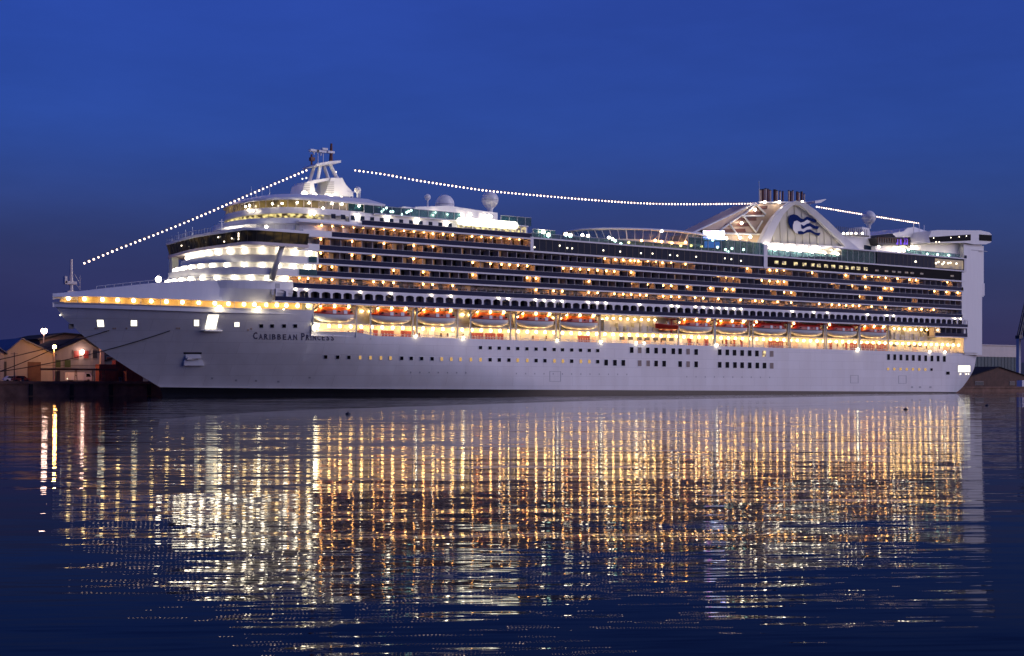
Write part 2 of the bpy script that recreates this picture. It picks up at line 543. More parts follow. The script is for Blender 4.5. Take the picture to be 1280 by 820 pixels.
tag(b.build('hills', M['hill'], smooth=True), kind='structure')

# ------------------------------------------------------------------ the ship
ship = tag(empty('cruise_ship'), 'huge white cruise ship moored along the quay with all its deck lights on', 'cruise ship')

STEM = sorted([(p.z, p.x) for p in (at(*q, y=0) for q in ((65, 376), (79, 397), (91, 408), (110, 425), (130, 440), (165, 463), (200, 484), (204, 497)))])
def stem(z):
    if z <= STEM[0][0]:
        return STEM[0][1]
    for (z0, s0), (z1, s1) in zip(STEM, STEM[1:]):
        if z <= z1:
            return s0 + (s1 - s0) * (z - z0) / (z1 - z0)
    return STEM[-1][1]
def smooth(x):
    x = max(0.0, min(1.0, x))
    return x * x * (3 - 2 * x)
def strip_z(s):
    return 18.6 + 0.85 * max(0, (35 - s) / 35) ** 1.5
def top_z(s):
    if s < 50.2:
        return strip_z(s)
    if s < 50.4:
        return 18.6 + (14.1 - 18.6) * (s - 50.2) / 0.2
    a = 14.1 - 0.75 * smooth((s - 60) / 7)
    return a - 1.0 * (s - 67) / 200 if s > 67 else a
def half(s, z):
    h = max(0, min(1, z / 19))
    Ln, pw = 95 - 38 * h, 1.75 + 0.75 * h
    t = max(0, min(1, (s - stem(z)) / Ln))
    w = 18.0 * (1 - (1 - t) ** pw)
    if s > 262:
        w -= (2.2 + 6.0 * (1 - min(1, max(0, z) / 9)) ** 2) * ((s - 262) / 24.5) ** 3
    return w
S_END = [(0.0, 273.5), (0.6, 275.5), (2.0, 278.8), (4, 281.3), (7, 283.8), (11, 285.6), (14, 286.5), (60, 286.5)]
def s_end(z):
    z = max(0, z)
    for (a, p), (c, q) in zip(S_END, S_END[1:]):
        if z <= c:
            return p + (q - p) * (z - a) / (c - a)
    return 286.5
def station(U, z):
    s = U + stem(z) * max(0, 1 - U / 45)
    return s - (286.5 - s_end(z)) * max(0, (U - 262) / 24.5)
def boot(U):
    return 2.05 - 1.75 * U / 286
def hull_mesh():
    Us = [45 * (k / 40) ** 1.4 for k in range(41)] + [47, 49, 50.2, 50.4, 52, 55, 58, 60, 61.5, 63, 64.5, 66, 67] + \
         [67 + k * 6.5 for k in range(1, 30)] + [258, 262] + [262 + 24.5 * k / 10 for k in range(1, 11)]
    N = 22
    b = MB()
    sides = []
    for sg in (-1, 1):
        rows = []
        for U in Us:
            zs = [-3, -1, 0, boot(U)] + [boot(U) + (top_z(U) - boot(U)) * k / N for k in range(1, N + 1)]
            rows.append([(station(U, z), sg * half(station(U, z), z), z) for z in zs])
        b.grid(rows, lambda a, c: 1 if c < 3 else 0)
        sides.append(rows)
    near, far = sides
    # transom between the two last stations, and the bulwark's inner face and deck just below the top edge
    b.grid([near[-1], far[-1]], lambda a, c: 1 if c < 3 else 0)
    n = len(near[0])
    for rows, sg in ((near, 1), (far, -1)):
        inn = [[r[-1], (r[-1][0], r[-1][1] + sg * min(0.22, abs(r[-1][1])), r[-1][2]), (r[-1][0], r[-1][1] + sg * min(0.22, abs(r[-1][1])), r[-1][2] - 1.05)] for r in rows]
        b.grid(inn, 0)
    return b
hull = hull_mesh().build('hull', [M['hull'], M['boot']], ship, smooth=True)
mod = hull.modifiers.new('edges', 'EDGE_SPLIT'); mod.split_angle = math.radians(40)

def on_hull(px, py, lift=0.03):
    """point of the near hull surface seen at a photograph point"""
    y = -18.0
    for _ in range(30):
        p = at(px, py, y)
        y = y * 0.5 - half(p.x, p.z) * 0.5
    p = at(px, py, y)
    return p
def hull_patch(px0, py0, px1, py1, out=0.03, thick=0.06, b=None, m=0, skew=0.0):
    """a rectangular fitting that follows the hull plating"""
    b = b or MB()
    n = 5 if abs(px1 - px0) > 5 else 1
    rows = []
    for j in range(n + 1):
        rows.append([on_hull(px0 + (px1 - px0) * i / n + skew * j / n, py1 + (py0 - py1) * j / n) + Vector((0, -out, 0)) for i in range(n + 1)])
    b.grid(rows, m)
    edge = rows[0] + [r[-1] for r in rows[1:]] + list(reversed(rows[-1][:-1])) + [r[0] for r in reversed(rows[1:-1])]
    b.grid([edge, [p + Vector((0, thick + out, 0)) for p in edge]], m, close=True)
    return b
def hull_fitting(name, px0, py0, px1, py1, mt, frame=None, parent=hull, skew=0.0):
    if frame:
        b = hull_patch(px0 - 0.45, py0 - 0.45, px1 + 0.45, py1 + 0.45, 0.05, 0.2, None, 1, skew)
        hull_patch(px0, py0, px1, py1, 0.075, 0.1, b, 0, skew)
        return b.build(name, [mt, frame], parent)
    return hull_patch(px0, py0, px1, py1, 0.05, 0.15, None, 0, skew).build(name, mt, parent)

amber_px = {450, 463, 476, 488, 552, 564, 575.5, 588.5, 600.5, 647, 659, 693, 703.5, 726, 736.5}
for px in (407, 422, 436, 450, 463, 476, 488, 502, 514, 527, 540, 552, 564, 575.5, 588.5, 600.5, 612.5, 624, 636, 647, 659, 670, 681, 693, 703.5, 714.5, 726, 736.5, 747):
    yy = 446.2 + (px - 407) * 0.0171
    lit = px in amber_px
    hw_ = 1.5 if lit else 2.0
    hull_fitting('porthole', px - hw_, yy - 2.2, px + hw_, yy + 2.2, LM['amber'] if lit else M['dglass'], M['white'])
for px in (600.5, 612.5, 624, 635.5, 647, 658.5, 670, 681, 692.5, 703, 714.5, 725.5, 736.5, 747):
    yy = 434.5 + (px - 600) * 0.026
    hull_fitting('porthole', px - 2.0, yy - 2.0, px + 2.0, yy + 2.0, M['dglass'], M['white'])
for px in (326.5, 340, 355, 369):
    hull_fitting('porthole', px - 2.2, 405.5, px + 2.2, 409.5, M['dglass'], M['grey'])
for px, yy in [(789.5, 437.5), (799.5, 437.8), (809.5, 438), (820, 438.3), (830, 438.5), (841.5, 439), (850, 439.2), (860, 439.5), (870, 440)] + \
        [(899.5, 440.3), (909, 440.5), (918, 440.9), (927.5, 441.2), (937, 441.5), (946, 441.8), (955, 442), (964.5, 442.3)] + \
        [(757.5, 453.2), (768.5, 453.4), (779, 453.6), (799.5, 454), (810, 454.2), (820, 454.4), (830, 454.6), (850, 455), (860, 455.2), (870, 455.4)] + \
        [(899.5, 456), (909, 456.1), (918.5, 456.3), (927.5, 456.5), (937, 456.7), (946.5, 456.9), (955.5, 457), (964.5, 457.2)] + \
        [(1110.5 + 7.75 * k, 446.3 + 0.25 * k) for k in range(10)]:
    hull_fitting('window', px - 2.2 if px < 1000 else px - 1.7, yy - 3.6, px + 2.2 if px < 1000 else px + 1.7, yy + 3.6,
                 LM['bar'] if abs(px - 955) < 0.6 and yy < 450 else (M['curtain'] if px in (860, 964.5, 810, 799.5) else M['dglass']), M['white'])
for k in range(8):
    hull_fitting('porthole', 1108.6 + 7.75 * k, 459.6 + 0.1 * k, 1111.4 + 7.75 * k, 462.8 + 0.1 * k, LM['amber'] if k < 7 else M['dglass'], M['white'])
for x0, x1, y0 in ((513, 588, 464.5), (645, 792, 466), (858, 965, 470)):
    px = x0
    while px < x1:
        hull_patch(px, y0 + (px - x0) * 0.008, px + 1.0, y0 + 1.8 + (px - x0) * 0.008, 0.04, 0.1).build('scupper', M['grey'], hull)
        px += 11.5
for px, py in ((320, 476), (348, 477), (387, 472), (265, 473), (295, 475.5), (1140, 484), (1150, 484), (1163, 484)):
    hull_patch(px - 1.3, py - 1.1, px + 1.3, py + 1.1, 0.04, 0.1).build('thruster_mark', M['grey'], hull)
# shell doors: thin frames
for x0, y0, x1, y1 in ((1063, 469, 1073, 479), (1123, 469.5, 1133, 479.5), (687, 464, 701, 477), (1079, 0, 0, 0)):
    if y0 == 0:
        continue
    b = MB()
    for q in ((x0, y0, x1, y0 + 0.5), (x0, y1 - 0.5, x1, y1), (x0, y0, x0 + 0.6, y1), (x1 - 0.6, y0, x1, y1)):
        hull_patch(*q, 0.035, 0.1, b)
    b.build('shell_door', M['grey'], hull)
# bow openings, pilot door, anchor pocket
for x0, y0, x1, y1, sk in ((122, 400, 130, 408.5, -1.0), (163.5, 400.5, 171, 407.5, 0), (242.5, 400, 248.5, 407.5, 0), (293, 403, 299, 408.5, 0)):
    hull_fitting('mooring_port', x0, y0, x1, y1, LM['open'], M['white'], skew=sk)
b = hull_patch(256, 393.5, 269.5, 411.5, 0.06, 0.2, None, 0, 4.0)
b.build('pilot_door', LM['open'], hull)
a = on_hull(252.5, 412.5); c = on_hull(277, 412.5)
b = MB(); b.box(a.x, c.x, a.y - 1.6, a.y + 0.4, a.z - 0.25, a.z)
for k in range(4):
    b.tube((a.x + (c.x - a.x) * k / 3, a.y - 1.5, a.z), (a.x + (c.x - a.x) * k / 3, a.y - 1.5, a.z + 1.0), 0.04)
b.tube((a.x, a.y - 1.5, a.z + 1.0), (c.x, a.y - 1.5, a.z + 1.0), 0.04)
b.build('pilot_platform', M['white'], hull)
for px, py in ((272, 385.5), (320.5, 387), (352, 388)):
    p = on_hull(px, py)
    b = MB(); b.tube((p.x, p.y, p.z + 0.6), (p.x, p.y - 1.1, p.z + 0.6), 0.07); b.build('lamp_bracket', M['white'], hull)
    o = place('flood_lamp', G['flood'], hull, (p.x, p.y - 1.0, p.z + 0.2))
    if px > 340:
        o.scale = (0.3, 0.3, 0.3)
b = hull_patch(229.5, 440.3, 252, 442.6, 0.04, 0.15, None, 1)
for y0, y1, x0, x1, o_ in ((442.6, 448.2, 231, 250.5, 0.55), (449.4, 457.0, 228.5, 253.5, 0.75)):
    A, B_, C_, D_ = on_hull(x0 + 1, y0), on_hull(x1 - 1, y0), on_hull(x1, y1), on_hull(x0, y1)
    E_, F_ = C_ + Vector((0, -o_, 0)), D_ + Vector((0, -o_, 0))
    b.face([A, B_, E_, F_], 0); b.face([F_, E_, C_, D_], 0); b.face([A, F_, D_], 0); b.face([B_, C_, E_], 0)
b.build('anchor_pocket', [M['white'], M['dark']], hull)
pa, pc = on_hull(234, 446), on_hull(247, 446)
xm = (pa.x + pc.x) / 2
b = MB()
b.prism([(xm - 1.3, pa.y - .5, pa.z - 0.6), (xm + 1.3, pa.y - .5, pa.z - 0.6), (xm + 1.0, pa.y - .5, pa.z - 0.1), (xm + .25, pa.y - .5, pa.z - 0.1), (xm + .2, pa.y - .5, pa.z + 0.9), (xm - .2, pa.y - .5, pa.z + 0.9), (xm - .25, pa.y - .5, pa.z - 0.1), (xm - 1.0, pa.y - .5, pa.z - 0.1)], (0, 0.3, 0))
b.build('anchor', M['grey'], hull)
for px, py in ((119, 410.5), (122, 410.5), (141.5, 410.5), (144, 410.5), (158, 410.5), (221, 410.3), (224, 410.3), (310, 412.5), (314, 411)):
    hull_patch(px - 1.0, py - 1.0, px + 1.0, py + 1.2, 0.06, 0.2).build('fairlead', M['tan'], hull)
b = hull_patch(86, 405, 92, 411, 0.05, 0.2); b.build('bow_thruster_mark', M['dark'], hull)
p = on_hull(75, 394); place('small_lamp', G['spark'], hull, (p.x, p.y - 0.2, p.z))
hull_fitting('stern_mooring_port', 1197.5, 457, 1212.5, 465, LM['open'], M['white'])
hull_fitting('stern_window', 1182.5, 464.5, 1186.8, 468.3, M['dglass'], M['white'])
for px in (1200, 1207, 1210):
    p = on_hull(px, 467.5); place('small_lamp', G['spark'], hull, (p.x, p.y - 0.25, p.z))

# the ship's name, letter shapes wrapped onto the plating
def letters(text, size, extrude=0.0):
    cu = bpy.data.curves.new('name_letters', 'FONT')
    cu.body = text
    cu.size = size
    cu.resolution_u = 2
    cu.offset = 0.022
    ob = bpy.data.objects.new('name_letters', cu)
    COL.objects.link(ob)
    bpy.context.view_layer.update()
    me = bpy.data.meshes.new_from_object(ob.evaluated_get(bpy.context.evaluated_depsgraph_get()))
    bpy.data.objects.remove(ob)
    vs = [v.co.copy() for v in me.vertices]
    fs = [tuple(p.vertices) for p in me.polygons]
    bpy.data.meshes.remove(me)
    return vs, fs
def name_letters(spec):
    for ch, px, py, hpx, wpx in spec:
        b = MB()
        vs, fs = letters(ch, 1.0)
        x0, x1 = min(v.x for v in vs), max(v.x for v in vs)
        y0, y1 = min(v.y for v in vs), max(v.y for v in vs)
        for v in vs:
            b.v.append(on_hull(px + wpx * (v.x - x0) / (x1 - x0), py - hpx * (v.y - y0) / (y1 - y0)) + Vector((0, -0.05, 0)))
        for f in fs:
            b.f.append(tuple(f)); b.m.append(0)
        if ch in 'AINRP':                       # serifs
            for fx in ((0.0, 1.0) if ch in 'ANR' else (0.5,) if ch == 'I' else (0.1,)):
                cx, w = px + wpx * fx, 1.1
                b.face([on_hull(cx + dx * w, py - dy) + Vector((0, -0.052, 0)) for dx, dy in ((-1, 0), (1, 0), (1, 0.5), (-1, 0.5))])
        b.build('name_letter', M['letter'], hull)
spec = []
def run(word, x, y, w, sp, slope, big):
    for i, ch in enumerate(word):
        ww = (0.9 if ch == 'I' else w) * (1.12 if i == 0 else 1)
        hh = (big if i == 0 else big * 0.78)
        spec.append((ch, x, y + slope * (x - 316), hh, ww))
        x += ww + sp
    return x
run('CARIBBEAN', 316.5, 424.0, 4.5, 2.15, 0.018, 8.8)
run('PRINCESS', 376.5, 424.0, 3.9, 1.75, 0.018, 8.8)
name_letters(spec)

# open mooring gallery round the bow, lit from inside
def bow_side(U, z, inset=0.0):
    s = station(U, z)
    return s, max(0.02, half(s, z) - inset)
GU = [45 * (k / 30) ** 1.3 for k in range(31)] + [47, 48.8]
b = MB()
for sg in (-1, 1):
    rows = []
    for U in GU:
        zb, zt = strip_z(U), strip_z(U) + 1.32 - 0.35 * max(0, 1 - U / 6)
        s, w = bow_side(U, zb)
        wi = max(0.02, w - 2.4)
        s2 = s + (1.5 if U < 3 else 0)
        rows.append([(s, sg * w, zb - 0.02), (s2, sg * wi, zb - 0.02), (s2, sg * wi, zt + 0.02), (s, sg * (w + 0.0), zt + 0.02)])
    b.grid(rows, lambda a, c: (2, 0, 1)[c])
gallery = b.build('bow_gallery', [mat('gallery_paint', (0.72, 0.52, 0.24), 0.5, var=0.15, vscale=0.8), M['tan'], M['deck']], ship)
for px in (85.5, 105.5, 128, 147, 167, 189, 208, 228, 248.5, 268.5, 285.5, 305, 318, 333, 346, 358, 372, 385):
    y = -6.0
    for _ in range(40):
        p = at(px, 380, y)
        y = 0.6 * y - 0.4 * max(0.3, half(p.x, 19.2) - 1.1)
    p = at(px, 377, y)
    place('gallery_lamp', G['gallery'], gallery, (p.x, p.y, strip_z(p.x) + 0.85))
for U in [4 + 3.6 * k for k in range(13)]:
    s, w = bow_side(U, strip_z(U))
    b = MB(); b.box(s - 0.05, s + 0.05, -w + 0.05, -w + 0.15, strip_z(U), strip_z(U) + 1.32)
    b.build('gallery_post', M['cream'], gallery)

# bulwark above the gallery: plating leaning in to the forecastle rail
def bul_top(U):
    return 20.9 + 3.4 * smooth((U + 3) / 32) ** 0.7 if U < 41 else 24.3
b = MB()
BU = GU[:-3] + [41.0]
for sg in (-1, 1):
    rows = []
    for U in BU:
        zb = strip_z(U) + 1.32 - 0.35 * max(0, 1 - U / 6)
        s, w = bow_side(U, strip_z(U))
        zt = bul_top(U)
        lean = min(0.9, w * 0.4)
        rows.append([(s, sg * (w + 0.03), zb), (s + lean * 0.3, sg * (w - lean * 0.5), (zb + zt) / 2), (s + lean * 0.6, sg * (w - lean), zt),
                     (s + lean * 0.6, sg * max(0.01, w - lean - 0.25), zt), (s + lean * 0.6, sg * max(0.01, w - lean - 0.25), zt - 1.2)])
    b.grid(rows, 0)
bul = b.build('bulwark', M['white'], ship, smooth=True)
bul.modifiers.new('edges', 'EDGE_SPLIT').split_angle = math.radians(35)
# forecastle deck
b = MB()
rows = [[], []]
for U in BU:
    s, w = bow_side(U, strip_z(U))
    zt = bul_top(U) - 1.1
    rows[0].append((s + 0.5, -max(0.01, w - 0.9), zt)); rows[1].append((s + 0.5, max(0.01, w - 0.9), zt))
b.grid(rows); b.build('forecastle_deck', M['deck'], ship)
# rail line on the bulwark and a bow flood lamp
b = MB()
pts = []
for U in [7 + 1.5 * k for k in range(21)]:
    s, w = bow_side(U, strip_z(U))
    pts.append((s + 0.5, -(w - 0.9), bul_top(U) + 0.55))
    b.tube((s + 0.5, -(w - 0.9), bul_top(U) - 0.1), pts[-1], 0.04)
b.path(pts, 0.07)
b.build('forecastle_rail', M['white'], ship)
p = at(198, 349, -4)
b = MB(); b.tube((p.x, p.y, p.z - 2.4), p, 0.09); post = b.build('flood_post', M['white'], ship)
o = place('flood_lamp', G['front'], post, p); o.scale = (1.5, 1.5, 1.5)
# foremast
p0, p1 = at(89, 366, 0), at(89, 324, 0)
b = MB()
b.tube(p0, p1, 0.42, 0, 8, 0.28)
b.box(p0.x - 1.1, p0.x + 1.1, -1.0, 1.0, p0.z - 1.5, p0.z + 0.3)
q = at(83, 354, 0); b.box(q.x - 0.4, q.x + 2.0, -0.6, 0.6, q.z - 0.2, q.z + 0.4); b.box(q.x - 0.5, q.x + 0.0, -0.6, 0.6, q.z, q.z + 1.4)
q = at(100, 362, 0); b.tube((p0.x + 0.2, 0, p1.z - 4.2), q, 0.05); b.tube((q.x, 0, q.z), (q.x, 0, q.z + 3), 0.05); b.tube((q.x, 0, q.z + 1.2), (q.x - 1.2, 0, q.z + 3.2), 0.05)
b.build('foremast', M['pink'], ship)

# ---- superstructure core
E0, D0, C0, B0, A0, R0, T0 = 20.3, 23.15, 25.95, 28.7, 31.55, 34.55, 37.6
SE = sx(1204.7)              # aft end of the balcony rows
b = MB()
b.box(47, 276, -14.55, 14.55, 12.0, 20.25)
b.box(47, 276, -16.1, 16.1, 20.25, T0 - 0.05)
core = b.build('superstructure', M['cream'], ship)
# far side: plain stepped decks
b = MB()
for z in (E0, D0, C0, B0, A0, R0, T0):
    b.box(48, 276, 16.1, 18.2, z - 0.3, z)
b.build('plain_decks', M['slab'], ship)
# main deck plating at promenade level
b = MB()
fs = [50 + 3.0 * k for k in range(79)]
b.grid([[(s, -(half(s, 12.0) - 0.3), 12.0) for s in fs], [(s, half(s, 12.0) - 0.3, 12.0) for s in fs], [(s, half(s, 12.0) - 0.3, 11.8) for s in fs], [(s, -(half(s, 12.0) - 0.3), 11.8) for s in fs], [(s, -(half(s, 12.0) - 0.3), 12.0) for s in fs]])
b.build('promenade_floor', M['deck'], ship)

# ---- balcony rows
BAY = 2.65
def bays(s0, s1):
    n = int(round((s1 - s0) / BAY))
    return [s0 + (s1 - s0) * k / n for k in range(n + 1)]
part_me = MB(); part_me.box(-0.06, 0.06, -18.12, -16.28, 0.0, 2.42); part_me = part_me.data('partition', M['part'])
low_me = MB(); low_me.box(-0.06, 0.06, -18.12, -16.28, 0.0, 1.6); low_me = low_me.data('partition', M['part'])
all_parts = []      # (s, z, height, mesh, deck)
rowdef = {}
def balcony_row(key, z0, z1, s0, s1, kind='open'):
    b = MB()
    b.box(s0 - 0.2, s1 + 0.2, -18.4, -16.1, z0 - 0.34, z0)
    deck = b.build('balcony_deck', M['slab'], ship)
    rowdef[key] = (deck, z0, z1, s0, s1)
    B = bays(s0, s1)
    w = MB()
    for a, c in zip(B, B[1:]):
        r = random.random()
        # wall with a glazed door and a curtain
        w.box(a, a + 0.62, -16.3, -16.1, z0, z1 - 0.36, 1)
        d0, d1 = a + 0.62, c - 0.35
        w.box(d0, d1, -16.26, -16.1, z0, z1 - 0.36, 0)
        if r < 0.75:
            e = random.uniform(0.3, 0.95)
            w.box(d0, d0 + (d1 - d0) * e, -16.275, -16.262, z0 + 0.05, z1 - 0.42, 3 if r < 0.17 else 2)
        w.box(c - 0.35, c, -16.3, -16.1, z0, z1 - 0.36, 1)
    w.build('cabin_front', [M['door'], M['part'], M['curtain'], M['litcur']], deck)
    g = MB()
    g.box(s0, s1, -18.3, -18.24, z0 + 0.02, z0 + 1.02, 0)
    g.box(s0, s1, -18.33, -18.21, z0 + 1.02, z0 + 1.09, 1)
    for a in B[::1]:
        g.box(a - 0.03, a + 0.03, -18.24, -18.18, z0, z0 + 1.02, 1)
    g.build('glass_railing', [M['navy'], M['grey']], deck)
    for a in B:
        all_parts.append((a, z0, key, deck))
    return deck
balcony_row('D', D0, C0, 45.2, SE - 1)
balcony_row('C', C0, B0, 50.9, SE - 1.6)
balcony_row('B', B0, A0, 51.3, SE - 1.6)
balcony_row('A', A0, R0, 51.6, SE - 0.6)
balcony_row('R', R0, T0, 54.6, sx(661))
# arched lowest row, proud of the rest
b = MB(); b.box(40.6, sx(1209), -18.75, -14.6, E0 - 0.34, E0)
arch = b.build('balcony_deck', M['slab'], ship)
rowdef['E'] = (arch, E0, D0, 41, sx(1208))
B = bays(41.0, sx(1208))
w = MB(); g = MB()
for a, c in zip(B, B[1:]):
    zt = D0 - 0.36
    j = 0.26
    z_r, z_s = E0 + 0.9, E0 + 1.78
    n = 8
    arcp = [((a + c) / 2 - (c - a - 2 * j) / 2 * math.cos(math.pi * k / n), z_s + 0.45 * math.sin(math.pi * k / n)) for k in range(n + 1)]
    for y0, y1 in ((-18.62, -18.45),):
        w.box(a, a + j, y0, y1, z_r, z_s, 0); w.box(c - j, c, y0, y1, z_r, z_s, 0)
        poly = [(a, z_s)] + arcp + [(c, z_s), (c, zt), (a, zt)]
        w.prism([(s, y0, z) for s, z in poly], (0, y1 - y0, 0), 0)
    w.box(a, c, -16.9, -16.75, E0, zt, 3 if random.random() < 0.6 else 1)
    if random.random() < 0.75:
        w.box(a + 0.3, a + random.uniform(1.2, 2.3), -16.97, -16.9, E0, zt - 0.2, 2)
    w.box(a - 0.05, a + 0.05, -18.45, -16.9, E0, zt, 3)
    g.box(a + 0.12, c - 0.12, -18.62, -18.55, E0 + 0.02, z_r, 0)
    g.box(a - 0.12, a + 0.12, -18.63, -18.5, E0, z_r, 1)
w.build('arched_fascia', [M['slab'], M['door'], M['curtain'], M['part']], arch)
g.build('glass_railing', [M['navy'], M['navy']], arch)
# top slabs
b = MB(); b.box(46.5, sx(664), -18.4, -16.0, T0 - 0.34, T0); b.build('deck_slab', M['slab'], ship)
# partitions: the hundred nearest the camera on their own, the rest as one
all_parts.sort(key=lambda t: t[0])
rest = MB()
for i, (s, z, key, deck) in enumerate(all_parts):
    if i < 100:
        place('partition', low_me if key == 'D' else part_me, deck, (s, 0, z))
    else:
        rest.box(s - 0.06, s + 0.06, -18.12, -16.28, z, z + (1.6 if key == 'D' else 2.42))
tag(rest.build('partition', M['part'], ship), kind='stuff')

lamp_px = {
 'R': [402, 415, 428, 441.5, 454, 467, 480, 492.5, 505, 517.5, 530, 541, 554, 566, 590, 602, 614, 626, 637, 649],
 'A': [401, 440, 480, 517, 541, 756, 769, 779, 788, 793, 798, 810, 820, 828, 839, 857, 934, 962, 971, 980, 1015, 1057, 1081, 1090, 1098, 1107, 1122, 1137, 1145, 1184],
 'B': [401, 440, 467, 517, 591, 613, 627, 637, 647.5, 659, 704, 714, 725, 736, 747, 758, 768, 789, 897.5, 907, 916, 952, 962, 972, 980, 1040, 1065, 1082, 1106, 1114, 1168, 1183, 1197],
 'C': [400, 415, 492, 529, 591, 659, 670, 736, 789, 809, 829, 839, 859, 888, 907, 916, 962, 980, 989, 1074, 1100, 1138],
 'D': [360, 374, 385, 401, 415, 441, 467, 479, 492, 529, 541, 566, 670, 692, 703, 736, 747, 768, 779, 789, 800, 808, 829, 839, 849, 869, 879, 898, 925.5, 944, 953, 972, 989, 1024, 1040, 1049, 1057.5, 1066, 1074, 1089.5, 1107, 1137, 1152, 1167],
 'E': [370, 383.5, 451, 489, 540, 564, 624, 636, 670, 681, 692.5, 703, 736, 747, 757.5, 758, 800, 840, 848, 870, 880, 890, 899, 908.5, 918, 927, 991, 1017.5, 1035, 1085, 1109, 1117.5, 1194, 1201]}
lamps = []
for key, pxs in lamp_px.items():
    deck, z0, z1, s0, s1 = rowdef[key]
    for px in pxs:
        y = -18.72 if key == 'E' else -17.35
        z = z1 - 0.30 if key == 'E' else z1 - 0.62
        lamps.append((sx(px, y), y, z, deck, key))
lamps.sort(key=lambda t: t[0])
more = {}
balc_small = G['balc']
rest = MB()
wl_me = globe('balcony_lamp', LM['wball'], 0.17, 8, 5)
for i, (s, y, z, deck, key) in enumerate(lamps):
    if i < 100:
        place('balcony_lamp', wl_me if key == 'E' else balc_small, deck, (s, y, z))
    else:
        rest.ball((s, y, z), 0.17 if key == 'E' else 0.20, 1 if key == 'E' else 0, 8, 5)
tag(rest.build('balcony_lamp', [LM['balc'], LM['wball']], ship, smooth=True), kind='stuff')

# short balcony aft over the promenade, and white end panels
b = MB()
b.box(sx(1167), sx(1209), -18.5, -14.6, 17.0, 17.3, 0)
b.box(sx(1168), sx(1208), -18.4, -18.33, 17.3, 18.4, 1)
b.box(sx(1167), sx(1209), -16.3, -14.6, 17.3, E0 - 0.35, 2)
for k in range(7):
    s = sx(1167.5) + (sx(1208) - sx(1167.5)) * k / 6
    b.box(s - 0.06, s + 0.06, -18.3, -16.3, 17.3, E0 - 0.35, 3)
aft_b = b.build('short_balcony', [M['slab'], M['navy'], M['door'], M['part']], ship)
p = at(1172, 412.5, -18.0); place('balcony_lamp', wl_me, aft_b, p)
b = MB()
b.box(SE - 1.4, 276.6, -18.3, -16.1, D0, T0 - 0.4)
b.build('end_panel', M['white'], ship)

# ---- promenade (lifeboat recess) on the near side
PW = -14.7
b = MB()
s0, s1 = 50.6, sx(1207)
b.box(s0, s1, PW, -14.56, 12.0, 20.0, 0)
b.box(s0 - 0.4, s0, -17.2, -14.6, 13.9, 20.0, 0)
b.box(s0, sx(1167), -16.3, PW, 15.75, 16.0, 1)
b.box(s1 - 0.4, s1, -17.9, -14.6, 12.0, 17.0, 0)
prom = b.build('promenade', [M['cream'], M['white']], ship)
n = 84
lamp_s = [52.4 + (sx(1205) - 52.4) * k / (n - 1) for k in range(n)]
for s in lamp_s:
    place('promenade_lamp', G['prom'], prom, (s, -16.05, 15.36 - 0.5 * smooth((s - 60) / 210)))
for px0, px1 in ((448, 454), (466, 472), (476, 492), (501, 518), (586, 604), (606, 619), (621, 629), (722, 737), (859, 864), (880, 885), (906, 909), (916, 919), (925, 928), (960, 979), (1036, 1040), (1056, 1059), (1062, 1071), (1076, 1093), (1095, 1110)):
    a, c = sx(px0, PW), sx(px1, PW)
    b = MB(); b.box(a, c, PW - 0.12, PW, 12.0, 14.75, 0)
    nn = max(1, int((c - a) / 0.75))
    for k in range(nn + 1):
        b.box(a + (c - a) * k / nn - 0.05, a + (c - a) * k / nn + 0.05, PW - 0.16, PW - 0.12, 12.0, 14.2, 1)
    b.build('locker_door', [M['maroon'], M['cream']], prom)
for px in (777.5, 788, 799, 809, 819.5, 829.5, 839, 1118, 1137, 1144, 1150):
    s = sx(px, PW)
    b = MB(); b.box(s - 0.8, s + 0.8, PW - 0.1, PW, 14.0, 14.8); b.build('promenade_window', M['dark'], prom)
s = 53.0
while s < sx(1203):
    w_ = random.uniform(0.9, 2.6)
    pan = MB()
    pan.box(s, s + w_, PW - 0.05, PW, 12.0, random.choice((14.3, 14.6, 15.2)), 0)
    if random.random() < 0.4:
        pan.box(s + 0.1, s + 0.5, PW - 0.09, PW - 0.05, 13.6, 14.5, 1)
    pan.build('wall_panel', [M[random.choice(('tan', 'white', 'beige'))], M['brown']], prom)
    s += w_ + random.uniform(0.4, 2.2)
# top rail and stanchions of the promenade bulwark
b = MB()
s = 52.0
prev = None
while s < sx(1206):
    z = top_z(s)
    y = -half(s, z) + 0.1
    b.box(s - 0.03, s + 0.03, y - 0.03, y + 0.03, z, z + 0.42)
    if prev:
        b.tube(prev, (s, y, z + 0.42), 0.05)
    prev = (s, y, z + 0.42)
    s += 1.7
b.build('promenade_rail', M['white'], prom)
for px, sc_ in ((397.5, 1.5), (520.5, 0.5), (580, 0.6), (697.5, 0.5), (752, 0.55), (796, 0.6), (806, 0.5), (897, 0.6), (1073, 0.75), (1163, 0.6), (1182, 0.6)):
    s = sx(px, -18.4)
    z = top_z(s) + (0.25 if px > 400 else 0.9)
    o = place('edge_lamp', G['flood'], prom, (s, -(half(s, z - 1) + 0.25), z)); o.scale = (sc_,) * 3
